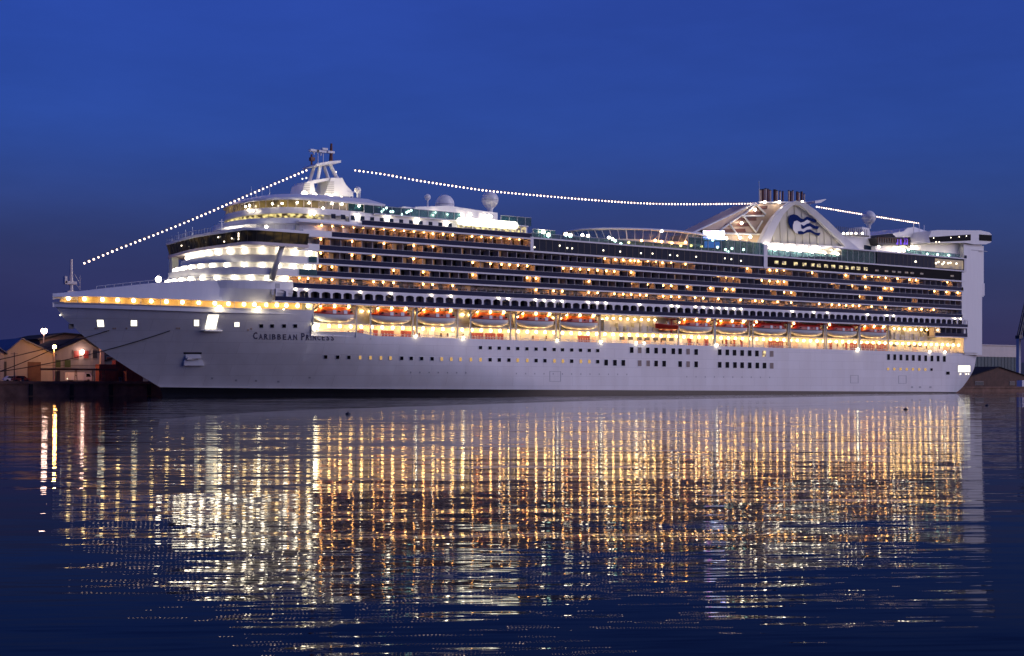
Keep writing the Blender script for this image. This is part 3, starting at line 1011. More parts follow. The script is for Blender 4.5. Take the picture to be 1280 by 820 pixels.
# machinery niches without boats
def niche(px0, px1, name):
    b = MB()
    a, c = sx(px0, -16), sx(px1, -16)
    s = a
    while s < c - 1.0:
        w_ = random.uniform(0.9, 2.2)
        h = random.uniform(1.0, 3.2)
        b.box(s, s + w_, random.uniform(-16.2, -15.6), PW, 16.0, 16.0 + h, 0)
        if random.random() < 0.5:
            b.box(s + 0.2, s + 0.7, -16.3, -16.2, 16.3, 16.3 + h * 0.5, 1)
        s += w_ + random.uniform(0.2, 0.8)
    b.box(a, c, -17.2, -17.1, 16.9, 17.0, 0)
    b.box(a, c, -17.3, -16.3, 15.75, 16.0, 0)
    return b.build(name, [M['cream'], M['grey']], ship)
mach = niche(755, 820, 'deck_machinery')
mach2 = niche(1115, 1166, 'deck_machinery')
for m_, xs in ((mach, (758, 766, 775, 784, 793, 801, 810, 818)), (mach2, (1117, 1123, 1130, 1137, 1144, 1151, 1158, 1164))):
    for px in xs:
        p = at(px, 400, -16.4); o = place('recess_lamp', G['prom'], m_, (p.x, -16.6, 19.2)); o.scale = (0.8,) * 3

# ---- lifeboats: things of their own, hung in the recess from davits of the ship
BOATS = [(394, 447), (466, 518), (524, 574), (591, 640), (648, 697), (703, 752), (851, 895), (897, 939), (944, 988), (991, 1033), (1036, 1076), (1078, 1113)]
def boat_shape(L):
    hb = MB()
    rows = []
    NS = 22
    for i in range(NS + 1):
        t = i / NS
        x = (t - 0.5) * L
        w = 1.75 * (1 - abs(2 * t - 1) ** 3.2) ** 0.8
        keel = 0.95 * abs(2 * t - 1) ** 4 + (0.35 * (1 - t) ** 6)
        gun = 1.75 + 0.22 * (2 * t - 1) ** 2
        w = max(w, 0.03)
        rows.append([(x, -w, gun), (x, -w * 0.97, gun * 0.62 + keel * 0.38), (x, -w * 0.62, keel + 0.22 * (gun - keel)), (x, 0, keel), (x, w * 0.62, keel + 0.22 * (gun - keel)), (x, w * 0.97, gun * 0.62 + keel * 0.38), (x, w, gun)])
    hb.grid(rows)
    rub = MB()
    for sg in (-1, 1):
        rub.path([(r[0][0], sg * (abs(r[0][1]) + 0.05), r[0][2] - 0.03) for r in rows], 0.09)
    cb = MB()
    crow = []
    for i in range(NS + 1):
        t = i / NS
        x = (t - 0.5) * L * 0.985
        e = abs(2 * t - 1)
        w = max(0.03, 1.70 * (1 - e ** 3.2) ** 0.8)
        gun = 1.77 + 0.22 * (2 * t - 1) ** 2
        hgt = (1.32 if 0.14 < t < 0.9 else 0.55) * (1 - e ** 6) + 0.02
        crow.append([(x, -w, gun), (x, -w * 0.98, gun + hgt * 0.42), (x, -w * 0.60, gun + hgt), (x, 0, gun + hgt * 1.18), (x, w * 0.60, gun + hgt), (x, w * 0.98, gun + hgt * 0.42), (x, w, gun)])
    cb.grid(crow, lambda a, c: 1 if c in (0, 5) else 0)
    cb.lathe((L * 0.30, 0, 2.9), [(0.55, 0), (0.5, 0.45), (0.001, 0.5)], 0, 10)
    return hb, rub, cb
wd = MB(); wd.box(-0.42, 0.42, -0.06, 0.06, 0.0, 0.78)
hatch_me = wd.data('hatch', M['white'])
BL = ['nearest the bow', 'second lifeboat from the bow', 'third lifeboat from the bow', 'fourth lifeboat from the bow', 'fifth lifeboat from the bow',
      'just forward of the open machinery bay', 'just aft of the small red rescue boat', 'eighth lifeboat from the bow', 'ninth lifeboat from the bow',
      'third lifeboat from the stern', 'second lifeboat from the stern', 'last before the stern']
proto = {}
for i, (p0, p1) in enumerate(BOATS):
    yb = -16.95
    a, c = sx(p0, yb - 1.5), sx(p1, yb - 1.5)
    L = c - a
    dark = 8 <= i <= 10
    t = tag(empty('lifeboat', ((a + c) / 2, yb, 16.12)), None, 'lifeboat', 'lifeboats hung along the promenade deck')
    if i == 0: lab = 'white lifeboat with orange canopy hanging nearest the bow'
    elif i == 5: lab = 'white lifeboat with orange canopy hanging just forward of the empty machinery bay'
    elif i == 6: lab = 'white lifeboat with orange canopy hanging just aft of the small red rescue boat'
    elif i == 11: lab = 'short orange canopied lifeboat hanging last before the stern'
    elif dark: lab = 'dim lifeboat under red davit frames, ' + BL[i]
    else: lab = 'white lifeboat with orange canopy hanging as the ' + BL[i]
    t['label'] = lab
    hb, rub, cb = boat_shape(L)
    hh = hb.build('boat_hull', M['white'], t, smooth=True)
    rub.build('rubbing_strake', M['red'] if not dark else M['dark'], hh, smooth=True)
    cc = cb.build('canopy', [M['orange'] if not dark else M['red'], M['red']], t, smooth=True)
    for fx in (-0.06, 0.2):
        place('hatch', hatch_me, cc, (L * fx, -1.70, 1.83))
    for fx in (-0.28, 0.05, 0.34):
        wb = MB(); wb.box(-0.28, 0.28, -0.04, 0.04, 0, 0.32); wb.build('window', M['dglass'], cc, loc=(L * fx, -1.68, 2.15))
    # davits (parts of the ship)
    for e, s in ((0, a - 0.1), (1, c + 0.1)):
        b = MB()
        fm = 1 if dark else 0
        b.box(s - 0.16, s + 0.16, -17.75, -17.35, top_z(s) - 1.0, 19.9, 0)
        b.box(s - 0.14, s + 0.14, -17.9, -14.7, 19.45, 19.85, fm)
        s2 = s + (1.6 if e == 0 else -1.6)
        b.prism([(s2 - 0.15, -18.3, 19.7), (s2 + 0.15, -18.3, 19.7), (s2 + 0.15, -15.0, 18.6), (s2 - 0.15, -15.0, 18.6)], (0, 0, 0.35), fm)
        b.tube((s2, -17.4, 19.6), (s2, -17.4, 18.3), 0.07, fm)
        if dark:
            b.tube((s2, -18.3, 19.8), (s2 + (2.4 if e == 0 else -2.4), -18.3, 19.4), 0.18, 1)
        dv = b.build('davit', [M['cream'], M['red']], ship)
    for fx in ((0.16, 0.5, 0.84) if not dark else (0.1,)):
        o = place('recess_lamp', G['prom'], prom, (a + L * fx, -17.6, 19.6)); o.scale = (0.78,) * 3
for s in [sx(p, PW) for p in (392.5, 452, 461, 520.5, 578, 586, 643.5, 700, 752, 848, 896, 941, 990, 1034.5, 1077)] + [53 + 5.4 * k for k in range(13)]:
    o = place('recess_lamp', G['prom'], prom, (s, -15.05, 18.9)); o.scale = (0.55,) * 3  # lamps added along the back wall to brighten the gaps between boats
# small red rescue boat
a, c = sx(822, -18), sx(848, -18)
rb = tag(empty('rescue_boat', ((a + c) / 2, -17.1, 16.6)), 'small open red rescue boat hanging between the machinery bay and the lifeboats', 'rescue boat')
L = c - a
b = MB(); rows = []
for i in range(13):
    t = i / 12; x = (t - 0.5) * L; w = max(0.04, 1.05 * (1 - max(0, 1 - 2 * t) ** 2.6)); kz = 0.5 * max(0, 1 - 2.4 * t) ** 2
    rows.append([(x, -w, 1.25 + 0.3 * (1 - t) ** 2), (x, -w * 0.8, 0.45 + kz), (x, 0, kz), (x, w * 0.8, 0.45 + kz), (x, w, 1.25 + 0.3 * (1 - t) ** 2)])
b.grid(rows); b.face(list(rows[-1]))
b.build('boat_hull', M['red'], rb, smooth=True)
b = MB()
for sg in (-1, 1): b.path([(r[0][0], sg * abs(r[0][1]), r[0][2]) for r in rows], 0.16)
b.build('fender_tube', M['red'], rb, smooth=True)
b = MB(); b.box(0.2, 0.9, -0.4, 0.4, 0.4, 2.0); b.box(0.25, 0.85, -0.35, 0.35, 2.0, 2.2); b.build('console', M['grey'], rb)
b = MB()
for x in (1.2, 2.0): b.tube((x, -0.8, 1.2), (x, -0.6, 2.9), 0.06); b.tube((x, 0.8, 1.2), (x, 0.6, 2.9), 0.06); b.tube((x, -0.6, 2.9), (x, 0.6, 2.9), 0.06)
b.build('roll_frame', M['red'], rb)
b = MB(); s = c - 0.6; b.box(s - 0.2, s + 0.2, -16.2, -15.8, 16.0, 19.6); b.prism([(s - 0.2, -17.6, 19.3), (s + 0.2, -17.6, 19.3), (s + 0.2, -15.8, 19.3), (s - 0.2, -15.8, 19.3)], (0, 0, 0.4)); b.build('davit', M['red'], ship)

# ---- curved forward decks
def front_outline(sa, ss, sf, hb, n=40, p=2.4):
    pts = [(sa, -hb)]
    for k in range(n + 1):
        t = -math.pi / 2 + math.pi * k / n
        cx, sy = abs(math.cos(t)) ** (2 / p), math.copysign(abs(math.sin(t)) ** (2 / p), math.sin(t))
        pts.append((ss - (ss - sf) * cx, hb * sy))
    pts.append((sa, hb))
    out = [pts[0]]
    for q in pts[1:]:
        if (Vector(q) - Vector(out[-1])).length > 1e-3:
            out.append(q)
    return out
def along(outline, step, start=0.0, near_only=True):
    """points at even spacing along an outline"""
    res, d = [], start
    for a, c in zip(outline, outline[1:]):
        a, c = Vector(a), Vector(c)
        ln = (c - a).length
        while d < ln:
            q = a + (c - a) * d / ln
            nrm = Vector((-(c - a).y, (c - a).x)).normalized()
            res.append((q, nrm))
            d += step
        d -= ln
    return res
# (floor z, parapet bottom, parapet top, ceiling, s_front, s_side, aft end)
fdeck = []
for z0, zp0, zp1, zc, sf, ss, sa in ((D0, 22.6, 24.35, 25.6, 25.5, 42.0, 45.2), (C0, 25.6, 27.15, 28.35, 27.5, 43.0, 50.9), (B0, 28.35, 29.9, 31.45, 30.8, 44.0, 51.3)):
    out = front_outline(sa, ss, sf, 18.3)
    inn = front_outline(sa, ss, sf + 0.22, 18.08)
    wall = front_outline(sa, ss + 0.4, sf + 1.7, 16.5)
    wall2 = front_outline(sa, ss + 0.4, sf + 1.9, 16.3)
    b = MB()
    b.ring(out, inn, zp0, zp1, 0)
    b.slab(inn, z0 - 0.3, z0, 0)
    d = b.build('terrace_deck', M['white'], ship)
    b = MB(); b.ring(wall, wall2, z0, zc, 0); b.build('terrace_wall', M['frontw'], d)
    fdeck.append((d, wall, zc))
    q0 = along(wall, 3.55, 1.2)
    for q, nrm in q0:
        if q.y > 12: continue
        place('deck_lamp', G['front'], d, (q.x + nrm.x * -0.0 - (0.55 if abs(q.y) < 16 else 0.1), q.y - (0.55 if q.y < -14 else 0.0), zc - 0.62))
# turquoise glass at the aft ends of two of the decks
b = MB(); b.box(sx(385), 50.8, -18.5, -18.42, 28.75, 30.0); b.build('glass_screen', M['teal'], ship)
b = MB(); b.box(sx(373), 50.8, -18.5, -18.42, 25.95, 27.2); b.build('glass_screen', M['teal'], ship)
# side plating between the bulwark and the first balconies
def outline_y(s, ss, sf, hb, p=2.4):
    if s >= ss: return hb
    c = max(0.0, min(1.0, (ss - s) / (ss - sf))) ** (p / 2)
    return hb * math.sqrt(max(0, 1 - c * c)) ** (2 / p)
b = MB()
ps = [26.2 + 0.7 * k for k in range(27)] + [45.2]
for sg in (-1, 1):
    b.grid([[(s, sg * half(s, 18.6), strip_z(s) + 1.30) for s in ps], [(s, sg * max(outline_y(s, 42.0, 25.5, 18.3), 1.0), 22.64) for s in ps]], 0)
    b.build('plating', M['white'], ship, smooth=True)
    b = MB()
b.box(41.0, 45.2, -18.28, -16.0, 22.0, 23.0)
b.build('plating_panel', M['white'], ship)
b = MB(); b.box(sx(343.5), sx(349), -18.32, -18.2, 22.9, 23.9); b.box(sx(338.5), sx(342), -18.32, -18.2, 21.4, 22.6); b.build('louvre', M['grey'], ship)
# white parapets ahead of the two upper rows
b = MB(); b.box(46.2, 51.5, -18.35, -16.2, A0 - 0.35, A0 + 1.2); b.build('parapet', M['white'], ship)
b = MB(); b.box(47.6, 54.5, -18.35, -16.2, R0 - 0.3, R0 + 1.15); b.build('parapet', M['white'], ship)

# ---- bridge
def bridge_outline(g=0.0):
    near = [(47.2, -21.4 - g), (36.2, -21.4 - g)]
    for k in range(1, 8):
        t = math.pi / 2 * k / 8
        near.append((36.2 - (3.2 + g) * math.sin(t), -18.6 - (2.8 + g) * math.cos(t)))
    near += [(32.4 - g, -12.5), (31.7 - g, -7), (31.3 - g, 0)]
    return near + [(s, -y) for s, y in reversed(near[:-1])]
bo = bridge_outline(0.0)
b = MB()
b.slab(bridge_outline(0.1), 31.45, 32.1, 0)
b.slab(bridge_outline(0.55), 34.4, 34.95, 1)
b.slab(bridge_outline(-0.6), 32.1, 34.4, 0)
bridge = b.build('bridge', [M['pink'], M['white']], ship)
b = MB()
lo, hi = bridge_outline(-0.35), bridge_outline(0.30)
rows = [[(p[0], p[1], 32.12) for p in lo], [(p[0], p[1], 34.38) for p in hi]]
b.grid(rows, 0)
b.face([rows[0][0], rows[1][0], (47.2, -18.0, 34.38), (47.2, -18.0, 32.12)], 0)
win = b.build('window_band', LM['bridge'], bridge)
b = MB()
for (q, nrm), (q2, _) in zip(along(lo, 1.9, 0.4), along(hi, 1.9 * 1.015, 0.4)):
    b.tube((q.x - 0.04, q.y - 0.03, 32.12), (q2.x - 0.04, q2.y - 0.03, 34.38), 0.06, 0, 4)
b.build('mullion_row', M['dark'], bridge)
for px, py in ((226, 307), (235, 305), (236, 308), (237, 304.5), (246, 304), (257.5, 302.5), (272, 296.5), (280.5, 302), (290, 298), (303, 296), (307.5, 294.5), (321.5, 293.5), (314, 300), (262.5, 297.5)):
    p = at(px, py, 0 if px < 300 else -14)
    for _ in range(20):
        p = at(px, py, p.y)
        if p.x > 32.0:
            break
        p.y += 1
    s = 31.6
    k = (px - 640) / F_PX
    y = CY + (s - CX) * (ST - k * CT) / (CT + k * ST)
    p = at(px, py, max(-20.5, min(20.5, y)))
    place('bridge_lamp', G['spark'], bridge, (31.75 - (0.2 if abs(y) > 12 else 0), p.y, min(34.1, max(32.4, p.z))))
# wing support, far support, antennas along the roof
b = MB(); a0, a1 = at(353, 307, -20.2), at(339, 350, -18.4); b.tube(a0, a1, 0.55, 0, 8, 0.75); b.build('wing_support', M['grey'], bridge, smooth=True)
b = MB(); b.box(33.0, 34.6, 17.0, 18.6, 28.0, 31.45); b.build('wing_support', M['cream'], bridge)
b = MB()
ro = bridge_outline(0.4)
prev = None
for q, nrm in along(ro, 1.3, 0.4):
    if q.y < -19 and q.x > 46: continue
    b.tube((q.x, q.y, 34.95), (q.x, q.y, 35.9), 0.03, 0, 4)
    if prev: b.tube(prev, (q.x, q.y, 35.9), 0.03, 0, 4)
    prev = (q.x, q.y, 35.9)
b.build('roof_rail', M['grey'], bridge)
for px, y0, y1, yy in ((215, 306, 295, 14), (223, 303, 290, 10), (232, 299, 287, 6), (240.5, 297, 284, 2), (277, 291, 274, -6)):
    p, q = at(px, y0, yy), at(px, y1, yy)
    b = MB(); b.tube((p.x, p.y, 34.9), q, 0.05, 0, 5, 0.03)
    if px == 277: b.tube((q.x - 0.6, q.y, q.z - 0.5), (q.x + 0.5, q.y, q.z - 0.5), 0.05); b.tube((p.x, p.y, 34.9), (p.x, p.y, q.z), 0.12)
    b.build('antenna', M['white'], bridge)

# ---- tiers above the bridge
def tier(z0, z1, sf, ss, sa, hb, m, name, parent=ship, thick=0.25, lean=0.0):
    b = MB()
    o_, i_ = front_outline(sa, ss, sf, hb), front_outline(sa, ss, sf + thick, hb - thick)
    b.ring(o_, i_, z0, z1, 0, lean)
    return b.build(name, m, parent), o_
b = MB()
b.slab(front_outline(60, 52, 39.5, 16.6), 34.95, 37.3)
up = b.build('bridge_house', M['white'], ship)
tier(37.05, 38.15, 38.0, 51, 66, 17.6, M['white'], 'parapet_band', up, lean=0.0)
b = MB(); b.slab(front_outline(66, 51, 38.2, 17.4), 37.0, 37.25); b.build('deck_slab', M['slab'], up)
o_ = front_outline(52, 52, 39.0, 16.8)
for px in (283.5, 287, 291, 295, 298.5, 307, 326):
    s = 39.2
    k = (px - 640) / F_PX
    y = CY + (s - CX) * (ST - k * CT) / (CT + k * ST)
    place('deck_lamp', G['front'], up, (s - 0.3 if y > -8 else 40.5, max(-15.5, y), 36.05)).scale = (0.75,) * 3
# lower lounge windows, band, upper windows, roof
b = MB(); b.slab(front_outline(66, 54, 42.0, 15.2), 37.0, 42.6); core2 = b.build('lounge_block', M['white'], ship)
w1, _ = tier(38.25, 39.45, 41.3, 54, 53.5, 15.8, LM['bar'], 'window_band', core2)
b1, _ = tier(39.45, 40.75, 40.6, 54, 66, 16.3, M['white'], 'balcony_band', core2)
w2, o2 = tier(40.75, 42.35, 41.0, 54, 60, 15.9, LM['gold'], 'window_band', core2)
w3 = MB(); w3.box(60, 67.5, -15.9, -15.7, 40.75, 42.35); w3.build('glass_screen', M['teal'], core2)
b = MB()
for q, nrm in along(o2, 1.7, 0.5):
    b.tube((q.x - 0.05, q.y - 0.05, 40.75), (q.x - 0.05, q.y - 0.05, 42.35), 0.06, 0, 4)
b.build('mullion_row', M['pink'], core2)
b = MB()
ro, ri = front_outline(69, 54, 40.4, 16.6), front_outline(66, 55, 44.0, 14.2)
b.grid([[(p[0], p[1], 42.35) for p in ro], [(p[0] + 0.1, p[1], 42.8) for p in ro]], 0)
n1, n2 = len(ro), len(ri)
ri = [ri[min(n2 - 1, round(k * (n2 - 1) / (n1 - 1)))] for k in range(n1)]
b.grid([[(p[0] + 0.1, p[1], 42.8) for p in ro], [(p[0], p[1], 44.0) for p in ri]], 0)
b.face([(p[0], p[1], 44.0) for p in ri], 0)
b.face([(p[0], p[1], 42.35) for p in reversed(ro)], 0)
roof = b.build('lounge_roof', M['white'], core2)
for px, py in ((309.5, 258.5), (314.5, 257), (313, 262.5), (319, 263.5), (331, 254), (343, 253.5), (371.5, 253), (386.5, 253.5), (404, 260), (415, 254.5), (427.5, 255.5), (449, 257.5)):
    y = -12.0 if px > 325 else -6
    p = at(px, py, -16.2)
    if px < 345:
        s = 41.2
        k = (px - 640) / F_PX
        y = CY + (s - CX) * (ST - k * CT) / (CT + k * ST)
        p = at(px, py, y)
        p = Vector((40.75 if y > -10 else 43.0, y, p.z))
    place('white_lamp', G['white'], core2, p)
for px, y0, y1 in ((302, 249, 246), (314, 249, 233), (320, 248, 238), (327.5, 247, 231), (337, 246, 230)):
    p, q = at(px, y0, -4), at(px, y1, -4)
    b = MB(); b.tube((p.x, p.y, 43.2), q, 0.05, 0, 5, 0.03); b.build('antenna', M['white'], roof)

# ---- radar mast
def poly(b, pts, y0, y1, m=0, yref=0.0):
    P = [at(px, py, yref) for px, py in pts]
    b.prism([(p.x, y0, p.z) for p in P], (0, y1 - y0, 0), m)
b = MB()
poly(b, [(370, 246), (372, 232), (377, 228.5), (384, 229), (387, 246)], -3, 3)
poly(b, [(397, 246), (404, 230), (406, 224), (420, 224), (424, 232), (433, 242), (433, 247), (397, 247)], -3, 3)
poly(b, [(376, 229), (386, 226.5), (406, 224), (406, 227), (386, 230.5)], -2.6, 2.6)
for k in range(6):
    poly(b, [(401 - k * 0.4, 229 + 2.6 * k), (409, 229 + 2.6 * k), (409, 230 + 2.6 * k), (401 - k * 0.4, 230 + 2.6 * k)], -3.25, -3.0, 1)
    poly(b, [(372, 231.5 + 2.2 * k), (379, 231.5 + 2.2 * k), (379, 232.3 + 2.2 * k), (372, 232.3 + 2.2 * k)], -3.25, -3.0, 1)
mast = b.build('radar_mast', [M['white'], M['grey']], ship)
b = MB()
for sy in (-2.0, 2.0):
    for (x0, y0), (x1, y1) in (((391.5, 227), (397, 206)), ((417, 226), (408.5, 206))):
        p, q = at(x0, y0, 0), at(x1, y1, 0); b.tube((p.x, sy, p.z), (q.x, sy * 0.7, q.z), 0.42, 0, 8)
poly(b, [(385.5, 209), (388, 206.5), (404, 203.5), (417.5, 202.5), (417.5, 205.5), (404, 207), (389, 209.5)], -3.2, 3.2)
b.build('mast_legs', M['white'], mast)
b = MB()
for px in (397.3, 404): p, q = at(px, 205, 0), at(px, 189, 0); b.tube(p, q, 0.12)
p, q = at(413.5, 205, 0), at(414.2, 179.5, 0); b.tube(p, q, 0.5, 1, 8, 0.25)
p, q = at(389.5, 207, 0), at(389.5, 193, 0); b.tube(p, q, 0.22, 1)
p = at(390, 199, 0); b.box(p.x - 0.5, p.x + 0.5, -0.5, 0.5, p.z - 0.4, p.z + 0.4, 1)
b.build('topmast', [M['white'], M['rust']], mast)
for (x0, x1, y) in ((387, 397.5, 187.8), (395, 407, 188.8), (402, 408.5, 186.2), (409, 417, 190)):
    b = MB(); p, q = at(x0, y, 0), at(x1, y, 0); b.box(p.x, q.x, -0.5, 0.5, p.z - 0.25, p.z + 0.25); b.tube(((p.x + q.x) / 2, 0, p.z - 0.9), ((p.x + q.x) / 2, 0, p.z), 0.2)
    b.build('radar_scanner', M['white'], mast)
for px, py in ((383, 222.5), (420, 215), (378, 223.5)):
    place('small_lamp', G['spark'], mast, at(px, py, -1))
for px, yy in ((379, -9), (392, -7.5), (412, -7.5), (425, -6)):
    p = at(px, 245, yy); o = place('mast_flood_lamp', G['flood'], mast, (p.x, yy - 0.5, 44.6)); o.scale = (1.5,) * 3
# dome on a small stand behind the mast
def dome(px, py, rpx, ybase, y, name='radome', parent=ship, post=0.28, hemi=False):
    c = at(px, py, y)
    r = rpx * ((c.x - CX) * CT + (y - CY) * ST) / F_PX
    b = MB(); b.ball(c, r, 0, 24, 14)
    b.lathe(c, [(r * 1.012, -0.06 * r), (r * 1.012, 0.0)], 1, 24)
    o = b.build(name, [M['white'], M['grey']], parent, smooth=True)
    q = at(px, ybase, y)
    b = MB(); b.lathe((c.x, y, 0), [(r * (0.9 if hemi else 0.6), c.z - r * (0.35 if hemi else 0.75)), (r * post if not hemi else r * 0.9, c.z - r * (0.5 if hemi else 1.15)), (r * post if not hemi else r * 0.9, q.z)], 0, 14)
    b.build('pedestal', M['white'], o, smooth=True)
    return o
dome(447, 237.5, 4.2, 247, -8)
b = MB()
for px in (437, 441, 450):
    p, q = at(px, 247, -9), at(px, 239.5, -9); b.tube(p, q, 0.08)
p, q = at(434, 240, -9), at(451, 240, -9); b.tube(p, q, 0.08); b.build('stand_rail', M['white'], ship)

# ---- sun deck house, its windows and rails (forward half)
YW = -16.4
b = MB(); b.box(60, sx(664), YW, 16.4, T0 - 0.05, 40.35); b.box(66, sx(664), -17.0, 16.8, 40.35, 40.6); house = b.build('sun_deck_house', M['white'], ship)
for k in range(14):
    px = 414.3 + 12.1 * k + (0.0 if k < 6 else (k - 6) * 0.12)
    a = sx(px, YW)
    b = MB(); b.box(a, a + 1.0, YW - 0.06, YW + 0.1, 38.75, 39.75); b.build('window', M['bglass'], house)
b = MB(); b.box(sx(452), sx(664), -18.2, -18.14, T0 + 0.02, T0 + 1.05, 0); b.box(sx(452), sx(664), -18.22, -18.1, T0 + 1.05, T0 + 1.12, 1); b.build('glass_railing', [M['navy'], M['grey']], house)
for px, py in ((391, 267), (446, 270), (484, 273), (521, 276), (558, 279)):
    p = at(px, py, YW); o = place('wall_lamp', G['white'], house, (p.x, YW - 0.35, p.z)); o.scale = (1.6,) * 3
# amber lit end below the light box, its light put into a glowing panel
b = MB(); b.box(sx(577), sx(662), YW - 0.08, YW, T0, 40.3); b.build('lit_window', LM['bar'], house)
for px in (578, 590, 601, 613, 625, 637, 650):
    s = sx(px, YW); b = MB(); b.box(s - 0.16, s + 0.16, YW - 0.3, YW - 0.1, T0, 40.3); b.build('column', M['grey'], house)
# wind screen on top, dark glass with posts
def windscreen(px0, px1, z0, z1, y, mt=None, step=2.4, name='windscreen', z1b=None, cap=True):
    a, c = sx(px0, y), sx(px1, y)
    b = MB()
    b.box(a, c, y - 0.04, y + 0.04, z0, z1, 0)
    s = a
    while s <= c + 0.01:
        b.box(s - 0.06, s + 0.06, y - 0.09, y + 0.09, z0, z1 + 0.08, 1)
        s += step
    if cap: b.box(a, c, y - 0.08, y + 0.08, z1, z1 + 0.1, 1)
    return b.build(name, [mt or M['teal'], M['grey']], ship)
windscreen(455, 576, 40.6, 42.3, -16.4)
windscreen(626, 664, 40.6, 42.6, -16.4)
for px, py in ((479, 262), (483, 260), (488.5, 264.5), (491, 264.6), (502, 268), (508.5, 265.5), (511, 264), (514, 263), (477.5, 264.5)):
    place('deck_lamp', G['white'], house, at(px, py, -14)).scale = (1.3,) * 3
# dome house
b = MB()
poly(b, [(513, 270), (520, 258.5), (560, 257), (600, 263), (622, 266), (622, 276), (513, 272)], -10, 10, 0, -10)
dh = b.build('dome_house', M['white'], ship)
b = MB(); p = at(543, 262, -8); b.box(p.x - 8, p.x + 13, -7, 7, p.z - 1, p.z + 0.25); b.build('dome_platform', M['white'], dh)
for px, py in ((544.5, 265.5), (541, 269), (559, 268), (575.5, 268), (579, 270), (588, 268.5), (604, 270)):
    p = at(px, py, -10.4); place('house_lamp', G['white'], dh, (p.x, -10.5, p.z)).scale = (1.0,) * 3
p = at(614, 270.5, -11); place('house_lamp', G['white'], dh, p).scale = (1.2,) * 3
dome(534.5, 246.5, 4.0, 263, -4, post=0.25)
dome(556, 255.5, 12, 263, -4, hemi=True)
dome(612.5, 250, 10.6, 274, -8, post=0.34)
# long white light box
b = MB()
a, c = at(572, 275.5, -17.6), at(647, 282, -17.6)
zc = (at(572, 276.5, -17.6).z + at(647, 281.5, -17.6).z) / 2
ends = []
r = 0.85
path2 = [(a.x + r - r * math.cos(t), zc + r * math.sin(t)) for t in [math.pi / 2 - math.pi * k / 10 - 0 for k in range(11)]]
pl = [(a.x + r - r * math.sin(math.pi * k / 10), zc + r * math.cos(math.pi * k / 10)) for k in range(11)] + \
     [(c.x - r + r * math.sin(math.pi * k / 10), zc - r * math.cos(math.pi * k / 10)) for k in range(11)]
b.prism([(s, -17.8, z) for s, z in pl], (0, 0.5, 0), 0)
lb = b.build('light_box', LM['box'], ship)
b = MB(); b.box(a.x + 0.4, c.x - 0.4, -17.3, -16.5, zc - 0.6, zc + 0.6); b.build('light_box_housing', M['white'], lb)

# ---- middle lido: glazed row, slab edges, screens
XB = sx(664)
LZ1 = 37.45
b = MB()
b.box(XB, sx(955), -18.3, -16.1, R0 - 0.34, R0 + 0.05, 0)
b.box(XB, SE, -18.45, -16.1, LZ1, LZ1 + 0.35, 0)
b.box(XB - 0.5, XB + 0.4, -18.42, -16.1, R0 - 0.3, T0 + 0.3, 0)
b.box(sx(953.5), sx(958), -18.42, -16.1, R0 - 0.3, 40.8, 0)
b.box(sx(955), SE, -18.4, -16.1, R0 - 0.34, R0 + 0.1, 0)
lido = b.build('lido_deck', M['slab'], ship)
b = MB(); b.box(XB + 0.4, sx(953.5), -18.15, -18.05, R0 + 0.05, LZ1, 0)
for k in range(40):
    s = XB + 0.4 + (sx(953.5) - XB) * k / 40; b.box(s - 0.05, s + 0.05, -18.2, -18.15, R0 + 0.05, LZ1, 1)
b.build('window_band', [M['bglass'], M['dark']], lido)
for px, py in ((668, 309), (699.5, 307), (709, 310), (715, 310.5), (754, 313), (775, 314.5), (801, 316.5), (815.5, 317), (837.5, 318.8), (846.5, 319.5), (870, 321), (926, 326), (906, 323), (914, 324)):
    p = at(px, py, -18.2); place('window_reflection_lamp' if 0 else 'lido_glow_dot', G['spark'], lido, (p.x, -18.25, p.z)).scale = (1.25,) * 3  # small glowing balls set on the outer face of the window band
# aft part of that row: restaurant windows, some lit
b = MB(); b.box(sx(958), SE - 1, -18.1, -16.1, R0 + 0.1, LZ1, 0); b.build('restaurant_wall', M['dglass'], lido)
for k, px in enumerate((970.5, 980, 994.5, 1005.5, 1016, 1023.5, 1032.5, 1041.5, 1051, 1058.5, 1066, 1073, 1082, 1096, 1108, 1117, 1124, 1133, 1140, 1152, 1190)):
    s = sx(px, -18.1); zz = at(px, 400, -18.1)
    hgt = 0.9 if k < 13 else 0.5
    b = MB(); b.box(s - 0.75, s + 0.75, -18.16, -18.1, R0 + 1.1, R0 + 1.1 + hgt)
    b.build('lit_window', LM['bar'] if k < 13 else LM['lido'], lido)
# extra glazed deck towards the stern
U0, U1 = 37.8, 41.3
b = MB()
b.box(sx(1040), 277.5, -18.45, -10, U1, U1 + 0.35, 0)
b.box(sx(1096), SE, -16.5, 16.5, U0, U1, 0)
b.box(SE - 0.3, 277.5, -18.4, 16.4, T0, U1, 0)
aftd = b.build('glazed_deck', M['slab'], ship)
b = MB(); b.box(sx(1096), SE - 0.3, -18.15, -18.05, U0, U1, 0)
for k in range(22):
    s = sx(1096) + (SE - 0.3 - sx(1096)) * k / 21; b.box(s - 0.05, s + 0.05, -18.2, -18.15, U0, U1, 1)
b.build('window_band', [M['bglass'], M['dark']], aftd)
b = MB(); b.box(sx(1168), SE - 0.6, -18.24, -18.2, U0 + 0.3, U1 - 0.5); b.build('lit_window', LM['gold'], aftd)
for px, py in ((1144.5, 327), (1170, 329), (1173, 327.5), (1178, 330), (1180, 328), (1185, 329), (1188, 328.5), (1195.5, 329.5)):
    p = at(px, py, -18.3); place('cafe_lamp', G['spark'], aftd, p).scale = (1.9,) * 3
windscreen(860, 953, LZ1 + 0.35, LZ1 + 3.6, -17.9)
windscreen(958, 1052, LZ1 + 0.35, LZ1 + 2.0, -17.9, M['clear'])
